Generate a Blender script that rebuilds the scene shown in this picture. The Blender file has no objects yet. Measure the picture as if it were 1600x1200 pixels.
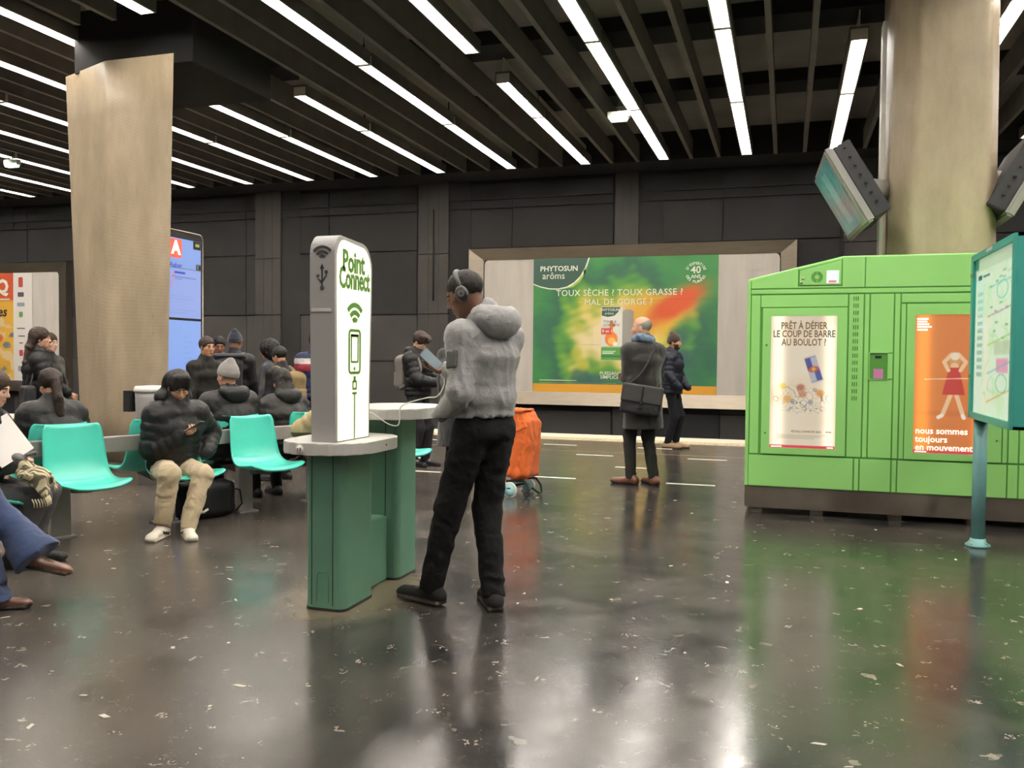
import bpy, bmesh, math, random
import numpy as np
from mathutils import Vector, Matrix, Euler
random.seed(7)
rng = np.random.default_rng(7)
PI = math.pi
SC = bpy.context.scene
COL = SC.collection

# ------------------------------------------------------------------ camera, world, exposure
cam_d = bpy.data.cameras.new('camera'); cam = bpy.data.objects.new('camera', cam_d); COL.objects.link(cam)
def cam_matrix(yaw, pitch, roll, h):
    cy, sy, cp, sp = math.cos(yaw), math.sin(yaw), math.cos(pitch), math.sin(pitch)
    f = Vector((sy*cp, cy*cp, sp)); r = Vector((cy, -sy, 0)); d = f.cross(r)
    cr, sr = math.cos(roll), math.sin(roll)
    r2 = r*cr + d*sr; d2 = -r*sr + d*cr
    m = Matrix((r2, -d2, -f)).transposed().to_4x4(); m.translation = (0, 0, h)
    return m
cam.matrix_world = cam_matrix(-0.30536814, -0.02999284, -0.0092948, 1.35)
cam_d.sensor_width = 36; cam_d.lens = 1360.4/1600*36; cam_d.clip_start = .05
SC.camera = cam
W = bpy.data.worlds.new('world'); SC.world = W; W.use_nodes = True
W.node_tree.nodes['Background'].inputs[0].default_value = (.9, .95, 1, 1)
W.node_tree.nodes['Background'].inputs[1].default_value = .02
SC.view_settings.view_transform = 'Standard'; SC.view_settings.look = 'None'
SC.view_settings.gamma = 1; SC.view_settings.use_curve_mapping = False
SC.view_settings.exposure = 0.0
TUBE_STRENGTH = 88.0

# ------------------------------------------------------------------ helpers
def lin(c):
    if isinstance(c, str):
        c = [int(c[i:i+2], 16)/255 for i in (1, 3, 5)]
        return tuple(x/12.92 if x <= .04045 else ((x+.055)/1.055)**2.4 for x in c)
    return tuple(c)
MATS = {}
def mat(name, color, rough=.6, metal=0, var=.0, vscale=6, bump=0, bscale=60, spec=.5, emit=0, coat=0, sheen=0, alpha=None, rvar=0, stretch=None, color2=None):
    if name in MATS: return MATS[name]
    m = bpy.data.materials.new(name); m.use_nodes = True; MATS[name] = m
    nt = m.node_tree; b = nt.nodes['Principled BSDF']; L = nt.links.new
    c = lin(color)
    b.inputs['Base Color'].default_value = (*c, 1); b.inputs['Roughness'].default_value = rough
    b.inputs['Metallic'].default_value = metal; b.inputs['Specular IOR Level'].default_value = spec
    b.inputs['Coat Weight'].default_value = coat; b.inputs['Coat Roughness'].default_value = .1
    b.inputs['Sheen Weight'].default_value = sheen
    if emit:
        b.inputs['Emission Color'].default_value = (*c, 1); b.inputs['Emission Strength'].default_value = emit
    tc = None
    def coord():
        t = nt.nodes.new('ShaderNodeTexCoord')
        if stretch:
            mp = nt.nodes.new('ShaderNodeMapping'); mp.inputs['Scale'].default_value = stretch
            L(t.outputs['Object'], mp.inputs[0]); return mp.outputs[0]
        return t.outputs['Object']
    if var or color2 or rvar:
        n = nt.nodes.new('ShaderNodeTexNoise'); n.inputs['Scale'].default_value = vscale; n.inputs['Detail'].default_value = 6
        L(coord(), n.inputs['Vector'])
        if var or color2:
            r = nt.nodes.new('ShaderNodeValToRGB'); L(n.outputs[0], r.inputs[0])
            r.color_ramp.elements[0].position = .3; r.color_ramp.elements[1].position = .7
            c2 = lin(color2) if color2 else tuple(min(1, x*(1+var)) for x in c)
            c1 = c if color2 else tuple(x*(1-var) for x in c)
            r.color_ramp.elements[0].color = (*c1, 1); r.color_ramp.elements[1].color = (*c2, 1)
            L(r.outputs[0], b.inputs['Base Color'])
        if rvar:
            mr = nt.nodes.new('ShaderNodeMapRange'); L(n.outputs[0], mr.inputs[0])
            mr.inputs[1].default_value = .3; mr.inputs[2].default_value = .7
            mr.inputs[3].default_value = max(0, rough-rvar); mr.inputs[4].default_value = min(1, rough+rvar)
            L(mr.outputs[0], b.inputs['Roughness'])
    if bump:
        n2 = nt.nodes.new('ShaderNodeTexNoise'); n2.inputs['Scale'].default_value = bscale; n2.inputs['Detail'].default_value = 4
        L(coord(), n2.inputs['Vector'])
        bp = nt.nodes.new('ShaderNodeBump'); bp.inputs['Strength'].default_value = bump; bp.inputs['Distance'].default_value = .01
        L(n2.outputs[0], bp.inputs['Height']); L(bp.outputs[0], b.inputs['Normal'])
    return m
def art_mat(name, emit=0, rough=.5, base=1.0):
    m = bpy.data.materials.new(name); m.use_nodes = True; nt = m.node_tree
    b = nt.nodes['Principled BSDF']; a = nt.nodes.new('ShaderNodeVertexColor'); a.layer_name = 'art'
    b.inputs['Roughness'].default_value = rough
    if base == 1.0: nt.links.new(a.outputs[0], b.inputs['Base Color'])
    else: b.inputs['Base Color'].default_value = (base, base, base, 1)
    if emit:
        nt.links.new(a.outputs[0], b.inputs['Emission Color']); b.inputs['Emission Strength'].default_value = emit
    return m
def glass_mat(name, tint=(1, 1, 1), refl=.12):
    m = bpy.data.materials.new(name); m.use_nodes = True; nt = m.node_tree
    out = nt.nodes['Material Output']; nt.nodes.remove(nt.nodes['Principled BSDF'])
    tr = nt.nodes.new('ShaderNodeBsdfTransparent'); tr.inputs[0].default_value = (*tint, 1)
    gl = nt.nodes.new('ShaderNodeBsdfGlossy'); gl.inputs['Roughness'].default_value = .02
    mx = nt.nodes.new('ShaderNodeMixShader')
    mx.inputs[0].default_value = refl; nt.links.new(tr.outputs[0], mx.inputs[1]); nt.links.new(gl.outputs[0], mx.inputs[2])
    nt.links.new(mx.outputs[0], out.inputs[0])
    return m

MWORLD = {}
def link(o, parent=None):
    COL.objects.link(o)
    if parent: o.parent = parent
    return o
def tag(o, label=None, cat=None, group=None, kind=None):
    if label: o['label'] = label
    if cat: o['category'] = cat
    if group: o['group'] = group
    if kind: o['kind'] = kind
    return o
def thing(name, label, cat, loc=(0, 0, 0), rot=0.0, group=None):
    o = bpy.data.objects.new(name, None); link(o)
    o.empty_display_size = .1
    o.location = loc; o.rotation_euler = (0, 0, rot)
    MWORLD[o.name] = Matrix.Translation(Vector(loc)) @ Matrix.Rotation(rot, 4, 'Z')
    return tag(o, label, cat, group)
def origin(o):
    return MWORLD.get(o.name) if o else None

class MB:
    """collects simple solids into one mesh"""
    def __init__(s): s.bm = bmesh.new(); s.mi = 0; s.sm = False
    def _done(s, fs):
        for f in fs: f.material_index = s.mi; f.smooth = s.sm
    def mat(s, i): s.mi = i; return s
    def smooth(s, v=True): s.sm = v; return s
    def box(s, lo, hi, bev=0, M=None):
        lo, hi = Vector(lo), Vector(hi)
        r = bmesh.ops.create_cube(s.bm, size=1); vs = r['verts']
        for v in vs:
            v.co = Vector((lo[i]+(v.co[i]+.5)*(hi[i]-lo[i]) for i in range(3)))
        fs = list({f for v in vs for f in v.link_faces})
        s._done(fs)
        if bev:
            es = list({e for v in vs for e in v.link_edges})
            r = bmesh.ops.bevel(s.bm, geom=es, offset=bev, segments=2, profile=.5, affect='EDGES')
            fs = r['faces']; s._done(fs); vs = list({v for f in s.bm.faces if f in set(fs) for v in f.verts})
            for f in fs: vs += list(f.verts)
            vs = list(set(vs))
        if M is not None:
            for v in vs: v.co = M @ v.co
        return s
    def prism(s, poly, h0, h1, axis='z', bev=0):
        """poly: list of 2d points; extruded along axis between h0 and h1. axis x -> (y,z); y -> (x,z); z -> (x,y)"""
        def P(p, h): return {'x': (h, p[0], p[1]), 'y': (p[0], h, p[1]), 'z': (p[0], p[1], h)}[axis]
        a = [s.bm.verts.new(P(p, h0)) for p in poly]; b = [s.bm.verts.new(P(p, h1)) for p in poly]
        n = len(poly); fs = [s.bm.faces.new(a), s.bm.faces.new(b)]
        for i in range(n):
            f = s.bm.faces.new((a[i], a[(i+1) % n], b[(i+1) % n], b[i])); fs.append(f)
        s._done(fs)
        for f in fs[:2]: f.smooth = False
        if bev:
            es = list({e for f in fs[:2] for e in f.edges})
            r = bmesh.ops.bevel(s.bm, geom=es, offset=bev, segments=2, profile=.5, affect='EDGES'); s._done(r['faces'])
        return s
    def loft(s, rings, cap=True, closed=True):
        R = [[s.bm.verts.new(p) for p in r] for r in rings]; n = len(rings[0]); fs = []
        for a, b in zip(R, R[1:]):
            for i in range(n if closed else n-1):
                fs.append(s.bm.faces.new((a[i], a[(i+1) % n], b[(i+1) % n], b[i])))
        if cap and closed: fs.append(s.bm.faces.new(R[0][::-1])); fs.append(s.bm.faces.new(R[-1]))
        s._done(fs); return s
    def tube(s, pts, r, n=10, cap=True):
        pts = [Vector(p) for p in pts]; rr = r if isinstance(r, (list, tuple)) else [r]*len(pts); rings = []
        t0 = (pts[1]-pts[0]).normalized(); u = t0.orthogonal().normalized()
        for i, p in enumerate(pts):
            t = (pts[min(i+1, len(pts)-1)]-pts[max(i-1, 0)]).normalized()
            u = (u - t*u.dot(t)).normalized(); w = t.cross(u)
            rings.append([p + (u*math.cos(2*PI*k/n) + w*math.sin(2*PI*k/n))*rr[i] for k in range(n)])
        o = s.sm; s.sm = True; s.loft(rings, cap); s.sm = o; return s
    def lathe(s, prof, c, n=24, axis='z'):
        c = Vector(c); rings = []
        for r, h in prof:
            ring = []
            for k in range(n):
                a = 2*PI*k/n; x, y = r*math.cos(a), r*math.sin(a)
                ring.append(c + Vector({'z': (x, y, h), 'x': (h, x, y), 'y': (x, h, y)}[axis]))
            rings.append(ring)
        o = s.sm; s.sm = True; s.loft(rings); s.sm = o; return s
    def ball(s, c, r, n=12):
        R = bmesh.ops.create_uvsphere(s.bm, u_segments=n, v_segments=max(6, n//2), radius=1)
        rr = r if isinstance(r, (tuple, list)) else (r, r, r)
        for v in R['verts']: v.co = Vector(c)+Vector((v.co.x*rr[0], v.co.y*rr[1], v.co.z*rr[2]))
        fs = {f for v in R['verts'] for f in v.link_faces}
        for f in fs: f.material_index = s.mi; f.smooth = True
        return s
    def build(s, name, mats, parent=None, world=True, label=None, kind=None):
        bmesh.ops.recalc_face_normals(s.bm, faces=s.bm.faces)
        me = bpy.data.meshes.new(name); s.bm.to_mesh(me); s.bm.free()
        for m in (mats if isinstance(mats, (list, tuple)) else [mats]): me.materials.append(m)
        o = bpy.data.objects.new(name, me)
        if parent is not None and world:
            M = origin(parent)
            if M is not None: me.transform(M.inverted())
        link(o, parent); return tag(o, label, kind=kind)

def rrect(x0, x1, y0, y1, r, n=5):
    pts = []
    for cx, cy, a0 in ((x1-r, y1-r, 0), (x0+r, y1-r, 90), (x0+r, y0+r, 180), (x1-r, y0+r, 270)):
        for k in range(n+1):
            a = math.radians(a0+90*k/n); pts.append((cx+r*math.cos(a), cy+r*math.sin(a)))
    return pts
ROT_FRONT = Matrix(((1, 0, 0), (0, 0, -1), (0, 1, 0)))          # reads from -Y
ROT_PX = Matrix(((0, 0, 1), (1, 0, 0), (0, 1, 0)))              # reads from +X
ROT_NX = Matrix(((0, 0, -1), (-1, 0, 0), (0, 1, 0)))            # reads from -X
def text(name, body, loc, size, m, parent, rot=ROT_FRONT, sx=1.0, align='CENTER', bold=0.0, ext=.001, spacing=1.0, line=1.0, shear=0):
    cu = bpy.data.curves.new(name, 'FONT'); cu.body = body; cu.size = size; cu.align_x = align; cu.align_y = 'CENTER'
    cu.extrude = ext; cu.offset = bold; cu.space_character = spacing; cu.space_line = line; cu.shear = shear; cu.resolution_u = 2
    tmp = bpy.data.objects.new('tmp', cu); COL.objects.link(tmp)
    me = bpy.data.meshes.new_from_object(tmp.evaluated_get(bpy.context.evaluated_depsgraph_get())); me.name = name
    bpy.data.objects.remove(tmp); me.materials.clear(); me.materials.append(m)
    o = bpy.data.objects.new(name, me); link(o, parent)
    Mw = Matrix.Translation(Vector(loc)) @ rot.to_4x4() @ Matrix.Diagonal((sx, 1, 1, 1))
    M = origin(parent) if parent else None
    o.matrix_local = (M.inverted() @ Mw) if M is not None else Mw
    return o
def mesh_np(name, V, Fq, mats, parent=None, smooth=True, mi=None):
    me = bpy.data.meshes.new(name); nv, nf = len(V), len(Fq); k = Fq.shape[1] if nf else 4
    me.vertices.add(nv); me.vertices.foreach_set('co', np.asarray(V, np.float32).ravel())
    me.loops.add(nf*k); me.loops.foreach_set('vertex_index', np.asarray(Fq, np.int32).ravel())
    me.polygons.add(nf); me.polygons.foreach_set('loop_start', np.arange(0, nf*k, k, dtype=np.int32))
    me.polygons.foreach_set('loop_total', np.full(nf, k, np.int32))
    if mi is not None: me.polygons.foreach_set('material_index', mi.astype(np.int32))
    me.polygons.foreach_set('use_smooth', np.full(nf, smooth))
    me.update(calc_edges=True); me.validate()
    for m in (mats if isinstance(mats, (list, tuple)) else [mats]): me.materials.append(m)
    o = bpy.data.objects.new(name, me); link(o, parent); return o
# printed art: a grid of coloured points over a rectangle. O = lower left corner, U, V edge vectors
def art(name, O, U, V, nx, ny, fn, m, parent):
    O, U, V = (np.array(a, float) for a in (O, U, V))
    u, v = np.meshgrid((np.arange(nx+1))/nx, (np.arange(ny+1))/ny)
    P = O + u[..., None]*U + v[..., None]*V
    M = origin(parent)
    if M is not None:
        Mi = np.array(M.inverted()); P = P @ Mi[:3, :3].T + Mi[:3, 3]
    idx = np.arange((nx+1)*(ny+1)).reshape(ny+1, nx+1)
    Fq = np.stack([idx[:-1, :-1], idx[:-1, 1:], idx[1:, 1:], idx[1:, :-1]], -1).reshape(-1, 4)
    o = mesh_np(name, P.reshape(-1, 3), Fq, m, parent, smooth=False)
    c = np.clip(fn(u, v), 0, 1); c = np.where(c <= .04045, c/12.92, ((c+.055)/1.055)**2.4)
    ca = o.data.color_attributes.new('art', 'FLOAT_COLOR', 'POINT')
    ca.data.foreach_set('color', np.concatenate([c, np.ones((ny+1, nx+1, 1))], -1).astype(np.float32).ravel())
    return o
def hx(s): return np.array([int(s[i:i+2], 16)/255 for i in (1, 3, 5)])
def over(img, a, c): return img*(1-a[..., None]) + np.asarray(c)*a[..., None]
def sstep(a, b, x): t = np.clip((x-a)/(b-a), 0, 1); return t*t*(3-2*t)
def sines(P, f, seed, n=7):
    """cheap smooth noise in [-1,1] on points P (...,d)"""
    r = np.random.default_rng(seed); out = 0
    for i in range(n):
        k = r.normal(size=P.shape[-1]); k *= f*(.6+1.1*i/n)/np.linalg.norm(k)
        out = out + np.sin(P @ k*2*PI + r.uniform(0, 6.28))/n
    return out*1.6
def seg(u, v, a, b, w, soft=.004):
    a, b = np.array(a), np.array(b); d = b-a; t = np.clip(((u-a[0])*d[0]+(v-a[1])*d[1])/(d@d+1e-9), 0, 1)
    return 1-sstep(w, w+soft, np.hypot(u-a[0]-t*d[0], v-a[1]-t*d[1]))
def disk(u, v, c, rx, ry, soft=.15):
    return 1-sstep(1-soft, 1+soft, np.hypot((u-c[0])/rx, (v-c[1])/ry))
def rectm(u, v, x0, x1, y0, y1, s=.004):
    return sstep(x0-s, x0+s, u)*(1-sstep(x1-s, x1+s, u))*sstep(y0-s, y0+s, v)*(1-sstep(y1-s, y1+s, v))
# ------------------------------------------------------------------ materials of the hall
M_conc = mat('dark_concrete', '#2f2c2a', .85, var=.18, vscale=1.3, bump=.25, bscale=18)
M_conc2 = mat('darker_concrete', '#1a1919', .9, var=.2, vscale=1.0, bump=.25, bscale=18)
M_shadebeam = mat('black_shade_and_beam', '#1b1a1a', .95, var=.2, vscale=2)  # near-black for the pillar head beam and the painted shade beside buttresses
M_deck = mat('deck_concrete', '#8d8883', .9, var=.2, vscale=.9, bump=.2, bscale=14)
M_purlin = mat('purlin_paint', '#6d6864', .7, var=.15, vscale=3)
M_black = mat('black_matte', '#121110', .8)
M_trough = mat('white_enamel', '#e8e4d8', .35)
M_tube = mat('fluorescent_tube', (1.0, .95, .91), .4, emit=TUBE_STRENGTH)
M_steel = mat('brushed_steel', '#8d8375', .37, .9, var=.08, vscale=3, stretch=(1, 1, 6), rvar=.08)
M_plinth = mat('scuffed_steel', '#8d8377', .38, .85, var=.18, vscale=3.5, rvar=.08)
M_white = mat('white_paint', '#d8d4cb', .4, var=.04)
M_panelgrey = mat('billboard_backing', '#b3aca2', .7, var=.08, vscale=1.5, stretch=(4, 1, .6))
M_curb = mat('white_stone', '#d9cfb9', .6, var=.08, vscale=8, bump=.2, bscale=40)
M_line = mat('road_paint', '#e9e6dc', .55, var=.1, vscale=20)

def floor_mat():
    m = bpy.data.materials.new('polished_asphalt_floor'); m.use_nodes = True; nt = m.node_tree; L = nt.links.new
    b = nt.nodes['Principled BSDF']; N = nt.nodes.new
    tc = N('ShaderNodeTexCoord')
    def noise(scale, detail=6, rough=.6, dist=0):
        n = N('ShaderNodeTexNoise'); n.inputs['Scale'].default_value = scale; n.inputs['Detail'].default_value = detail
        n.inputs['Roughness'].default_value = rough; n.inputs['Distortion'].default_value = dist
        L(tc.outputs['Object'], n.inputs['Vector']); return n.outputs[0]
    def ramp(src, p0, p1, c0, c1):
        r = N('ShaderNodeValToRGB'); L(src, r.inputs[0]); e = r.color_ramp.elements
        e[0].position, e[1].position = p0, p1; e[0].color = (*c0, 1); e[1].color = (*c1, 1); return r.outputs[0]
    def mix(f, a, c):
        x = N('ShaderNodeMix'); x.data_type = 'RGBA'; L(f, x.inputs[0]); L(a, x.inputs[6])
        if isinstance(c, tuple): x.inputs[7].default_value = (*c, 1)
        else: L(c, x.inputs[7])
        return x.outputs[2]
    def math_(op, a, c):
        x = N('ShaderNodeMath'); x.operation = op
        for i, q in enumerate((a, c)):
            if isinstance(q, (int, float)): x.inputs[i].default_value = q
            else: L(q, x.inputs[i])
        return x.outputs[0]
    base = ramp(noise(.55, 8, .65, .4), .3, .72, lin('#1f1e1d'), lin('#312f2d'))
    # worn, dusty swirls
    dust = ramp(noise(1.9, 5, .62, .6), .38, .85, (0, 0, 0), (1, 1, 1))
    base = mix(math_('MULTIPLY', dust, .55), base, lin('#5d564d'))
    sx_ = N('ShaderNodeSeparateXYZ'); L(tc.outputs['Object'], sx_.inputs[0]); wm = N('ShaderNodeMapRange'); L(math_('ADD', sx_.outputs[0], math_('MULTIPLY', noise(.8, 4), 1.5)), wm.inputs[0])
    wm.inputs[1].default_value = -3.4; wm.inputs[2].default_value = -.6; wm.inputs[3].default_value = .62; wm.inputs[4].default_value = 0
    base = mix(wm.outputs[0], base, lin('#575047'))   # the ground by the seats is trodden dull and dusty
    # trodden dust gathered round the charging station's feet
    vs = N('ShaderNodeVectorMath'); vs.operation = 'SUBTRACT'; L(tc.outputs['Object'], vs.inputs[0]); vs.inputs[1].default_value = (-2.32, 4.5, 0)
    vm_ = N('ShaderNodeVectorMath'); vm_.operation = 'MULTIPLY'; L(vs.outputs[0], vm_.inputs[0]); vm_.inputs[1].default_value = (1.0, .62, 0)
    vl = N('ShaderNodeVectorMath'); vl.operation = 'LENGTH'; L(vm_.outputs[0], vl.inputs[0])
    near = ramp(math_('ADD', vl.outputs[1], math_('MULTIPLY', noise(4.5, 5, .65), .35)), .40, .66, (1, 1, 1), (0, 0, 0))
    base = mix(math_('MULTIPLY', near, .85), base, lin('#7f725e'))
    # stains: flattened gum and paint flecks, two sizes
    for sc, thr, colr, amt in ((5.0, .08, '#6f685e', .6), (9, .085, '#857c70', .75), (17, .115, '#a0968a', .7), (34, .14, '#6f685e', .6)):
        v = N('ShaderNodeTexVoronoi'); v.inputs['Scale'].default_value = sc; v.inputs['Randomness'].default_value = 1
        w = N('ShaderNodeMapping'); L(tc.outputs['Object'], w.inputs[0]); w.inputs['Location'].default_value = (sc, 2*sc, 0)
        nn = N('ShaderNodeTexNoise'); nn.inputs['Scale'].default_value = sc*1.7; L(tc.outputs['Object'], nn.inputs['Vector'])
        ad = N('ShaderNodeVectorMath'); ad.operation = 'MULTIPLY_ADD'; L(nn.outputs['Color'], ad.inputs[0]); ad.inputs[1].default_value = (.16, .16, 0); L(w.outputs[0], ad.inputs[2])
        L(ad.outputs[0], v.inputs['Vector'])
        g = N('ShaderNodeSeparateColor'); L(v.outputs['Color'], g.inputs[0])
        lim = math_('MULTIPLY', math_('POWER', g.outputs[0], 2.2), thr*2)
        hit = math_('MULTIPLY', math_('LESS_THAN', v.outputs['Distance'], lim), math_('GREATER_THAN', g.outputs[1], .45))
        base = mix(math_('MULTIPLY', hit, amt), base, lin(colr))
    # long scratches
    wv = N('ShaderNodeTexNoise'); wv.inputs['Scale'].default_value = 1.0; wv.inputs['Detail'].default_value = 3; wv.inputs['Distortion'].default_value = 2
    mp = N('ShaderNodeMapping'); L(tc.outputs['Object'], mp.inputs[0]); mp.inputs['Rotation'].default_value = (0, 0, .5); mp.inputs['Scale'].default_value = (1.6, 34, 1)
    L(mp.outputs[0], wv.inputs['Vector'])
    base = mix(math_('MULTIPLY', ramp(wv.outputs[0], .72, .78, (0, 0, 0), (1, 1, 1)), .35), base, lin('#948b7d'))
    L(base, b.inputs['Base Color'])
    # gloss: polished lane on the right, trodden dull ground on the left by the seats
    sep = N('ShaderNodeSeparateXYZ'); L(tc.outputs['Object'], sep.inputs[0])
    mr = N('ShaderNodeMapRange'); L(math_('ADD', sep.outputs[0], math_('MULTIPLY', noise(.5, 3), 1.2)), mr.inputs[0])
    mr.inputs[1].default_value = -3.6; mr.inputs[2].default_value = -1.2; mr.inputs[3].default_value = .245; mr.inputs[4].default_value = .175
    ro = math_('ADD', mr.outputs[0], math_('MULTIPLY', math_('SUBTRACT', noise(3.0, 6, .65), .5), .16))
    ro = math_('ADD', ro, math_('MULTIPLY', dust, .12))
    ro = math_('MAXIMUM', math_('MINIMUM', ro, .268), .1); L(ro, b.inputs['Roughness']); b.inputs['Specular IOR Level'].default_value = .5
    bp = N('ShaderNodeBump'); bp.inputs['Strength'].default_value = .13; bp.inputs['Distance'].default_value = .010
    L(noise(2.6, 3, .5), bp.inputs['Height'])
    bp2 = N('ShaderNodeBump'); bp2.inputs['Strength'].default_value = .05; bp2.inputs['Distance'].default_value = .004
    L(noise(60, 2, .5), bp2.inputs['Height']); L(bp.outputs[0], bp2.inputs['Normal']); L(bp2.outputs[0], b.inputs['Normal'])
    return m
def mosaic_mat():
    m = bpy.data.materials.new('beige_mosaic'); m.use_nodes = True; nt = m.node_tree; L = nt.links.new; N = nt.nodes.new
    b = nt.nodes['Principled BSDF']; tc = N('ShaderNodeTexCoord')
    n = N('ShaderNodeTexNoise'); n.inputs['Scale'].default_value = 2.2; n.inputs['Detail'].default_value = 8; n.inputs['Roughness'].default_value = .65
    mp = N('ShaderNodeMapping'); mp.inputs['Scale'].default_value = (1, 1, .35); L(tc.outputs['Object'], mp.inputs[0]); L(mp.outputs[0], n.inputs['Vector'])
    r = N('ShaderNodeValToRGB'); e = r.color_ramp.elements; e[0].position, e[1].position = .3, .72
    e[0].color = (*lin('#8f8068'), 1); e[1].color = (*lin('#b3a288'), 1); L(n.outputs[0], r.inputs[0])
    # small graffiti-like smudges
    n3 = N('ShaderNodeTexNoise'); n3.inputs['Scale'].default_value = 7; n3.inputs['Detail'].default_value = 5; L(tc.outputs['Object'], n3.inputs['Vector'])
    r3 = N('ShaderNodeValToRGB'); r3.color_ramp.elements[0].position = .7; r3.color_ramp.elements[1].position = .76; L(n3.outputs[0], r3.inputs[0])
    x = N('ShaderNodeMix'); x.data_type = 'RGBA'; mm = N('ShaderNodeMath'); mm.operation = 'MULTIPLY'; mm.inputs[1].default_value = .25
    L(r3.outputs[0], mm.inputs[0]); L(mm.outputs[0], x.inputs[0]); L(r.outputs[0], x.inputs[6]); x.inputs[7].default_value = (*lin('#5d5344'), 1)
    L(x.outputs[2], b.inputs['Base Color']); b.inputs['Roughness'].default_value = .42
    # rows of tiny tiles: fine horizontal ridges broken by noise
    w = N('ShaderNodeTexWave'); w.wave_type = 'BANDS'; w.bands_direction = 'Z'; w.inputs['Scale'].default_value = 34; w.inputs['Distortion'].default_value = .6; w.inputs['Detail Scale'].default_value = 6
    L(tc.outputs['Object'], w.inputs['Vector'])
    n2 = N('ShaderNodeTexNoise'); n2.inputs['Scale'].default_value = 45; L(tc.outputs['Object'], n2.inputs['Vector'])
    ad = N('ShaderNodeMath'); ad.operation = 'ADD'; L(w.outputs[1], ad.inputs[0]); L(n2.outputs[0], ad.inputs[1])
    bp = N('ShaderNodeBump'); bp.inputs['Strength'].default_value = .3; bp.inputs['Distance'].default_value = .004
    L(ad.outputs[0], bp.inputs['Height']); L(bp.outputs[0], b.inputs['Normal'])
    return m
M_floor = floor_mat(); M_mosaic = mosaic_mat()

# ------------------------------------------------------------------ the hall
EDGE, WALL = 15.06, 18.0
fl = MB().box((-30, -14, -1.2), (16, 14.0, 0)).build('floor', M_floor); tag(fl, kind='structure')
pit = MB().box((-30, EDGE, -1.4), (16, WALL+.3, -1.2)).build('trim_1', M_black); pit.name = 'trim_track_bed'; tag(pit, kind='structure')
# platform edge: stone nosing and dotted warning strip
nose = MB().box((-30, 14.42, -1.2), (16, EDGE, .012), .01).build('trim_platform_edge', M_curb); tag(nose, kind='structure')
ws = MB().box((-30, 14.0, -1.2), (16, 14.42, .004))
o = ws.build('trim_warning_strip', mat('warning_strip', '#b9a98b', .7, var=.1, vscale=30)); tag(o, kind='structure')
dm = MB()
for i in range(430):
    for j in range(5):
        x = -22+i*.075; y = 14.05+j*.078
        dm.prism([(x-.017, y-.017), (x+.017, y-.017), (x+.017, y+.017), (x-.017, y+.017)], .003, .011)
d_ = dm.build('stud', mat('warning_stud', '#cdbf9f', .6), o, world=False); tag(d_, kind='stuff')
sb = MB()
for i in range(90):
    x, y, a = random.uniform(-6.5, 1.5), random.uniform(2.2, 8.5), random.uniform(0, 3); l, w = random.uniform(.008, .03), random.uniform(.004, .012)
    c, s = math.cos(a), math.sin(a); sb.prism([(x+c*u_*l-s*v_*w, y+s*u_*l+c*v_*w) for u_, v_ in ((-1, -.6), (.7, -1), (1, .5), (-.5, 1))], -.001, .002)
o = sb.build('paper_scraps', mat('scrap_paper', '#b9b2a6', .8), None); tag(o, 'tiny pale paper scraps trodden over the dark floor', 'litter', kind='stuff')
# boarding dashes painted on the platform, thin raised paint
for i, (x0, x1, y) in enumerate(((-3.62, -3.09, 13.18), (-2.14, -1.62, 13.18), (-2.80, -2.28, 11.93), (-1.26, -.74, 11.98), (-2.02, -1.49, 10.73), (-5.1, -4.55, 10.73),
                   (-2.78, -2.24, 9.51), (-1.23, -.71, 9.52), (-4.4, -3.85, 9.46), (-5.7, -5.2, 13.18), (-4.4, -3.87, 11.93), (.3, .8, 11.95), (-6.2, -5.7, 11.93))):
    o = MB().box((x0, y-.028, -.001), (x1, y+.028, .0025)).build('painted_dash', M_line, fl, world=False)
o = MB().box((-9, 12.38, -.001), (.2, 12.40, .0015)).build('floor_joint', mat('joint_brass', '#8a8064', .5), fl, world=False)
# far wall: cast panels with open joints
wall = MB().box((-30, WALL, -1.4), (16, WALL+.3, 5.75)).build('wall_far', M_conc2); tag(wall, kind='structure')
zs = [-1.2, .25, 1.25, 2.3, 3.72, 4.58, 4.77, 5.13]
xs = [-30+2.21*i for i in range(21)]
for k in range(len(zs)-1):
    for i in range(len(xs)-1):
        z0, z1 = zs[k]+.012, zs[k+1]-.012
        if 3.6 < zs[k] < 4.5 and False: continue
        d = .055+random.uniform(-.012, .012)
        MB().box((xs[i]+.009, WALL-d, z0), (xs[i+1]-.009, WALL+.02, z1)).build('wall_panel', M_conc2 if zs[k] > 2.2 else [M_conc, M_conc2][random.random() < .25], wall, world=False)  # upper rows all take the darker concrete, lower rows mix both tones
for x0, x1 in ((-20.6, -19.9), (-16.4, -15.7), (-12.04, -11.35), (-7.85, -7.13), (-3.44, -2.95), (1.0, 1.6), (5.4, 6.1)):
    w = MB()
    for z0, z1 in ((-1.2, 2.3), (2.31, 3.62), (3.63, 5.2)): w.box((x0, 17.885, z0), (x1, WALL, z1), .012)
    n = 3
    for j in range(1, n): w.box((x0+(x1-x0)*j/n-.006, 17.879, -1.2), (x0+(x1-x0)*j/n+.006, 17.886, 5.19))
    w.build('buttress', M_conc, wall, world=False)
    MB().box((x1+.01, 17.935, -1.2), (x1+.50, WALL, 5.19)).build('buttress_shade_strip', M_shadebeam, wall, world=False)  # dark strip with the shade beside the buttress put into its colour
for z in (4.78, 4.59):   # cables clipped along the wall
    MB().tube([(-30, 17.93, z), (16, 17.93, z)], .012, 6).build('wall_cable', M_black, wall, world=False)
MB().tube([(-7.48, 17.87, 4.6), (-7.48, 17.87, 2.6)], .018, 6).build('wall_cable', M_black, wall, world=False)
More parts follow.
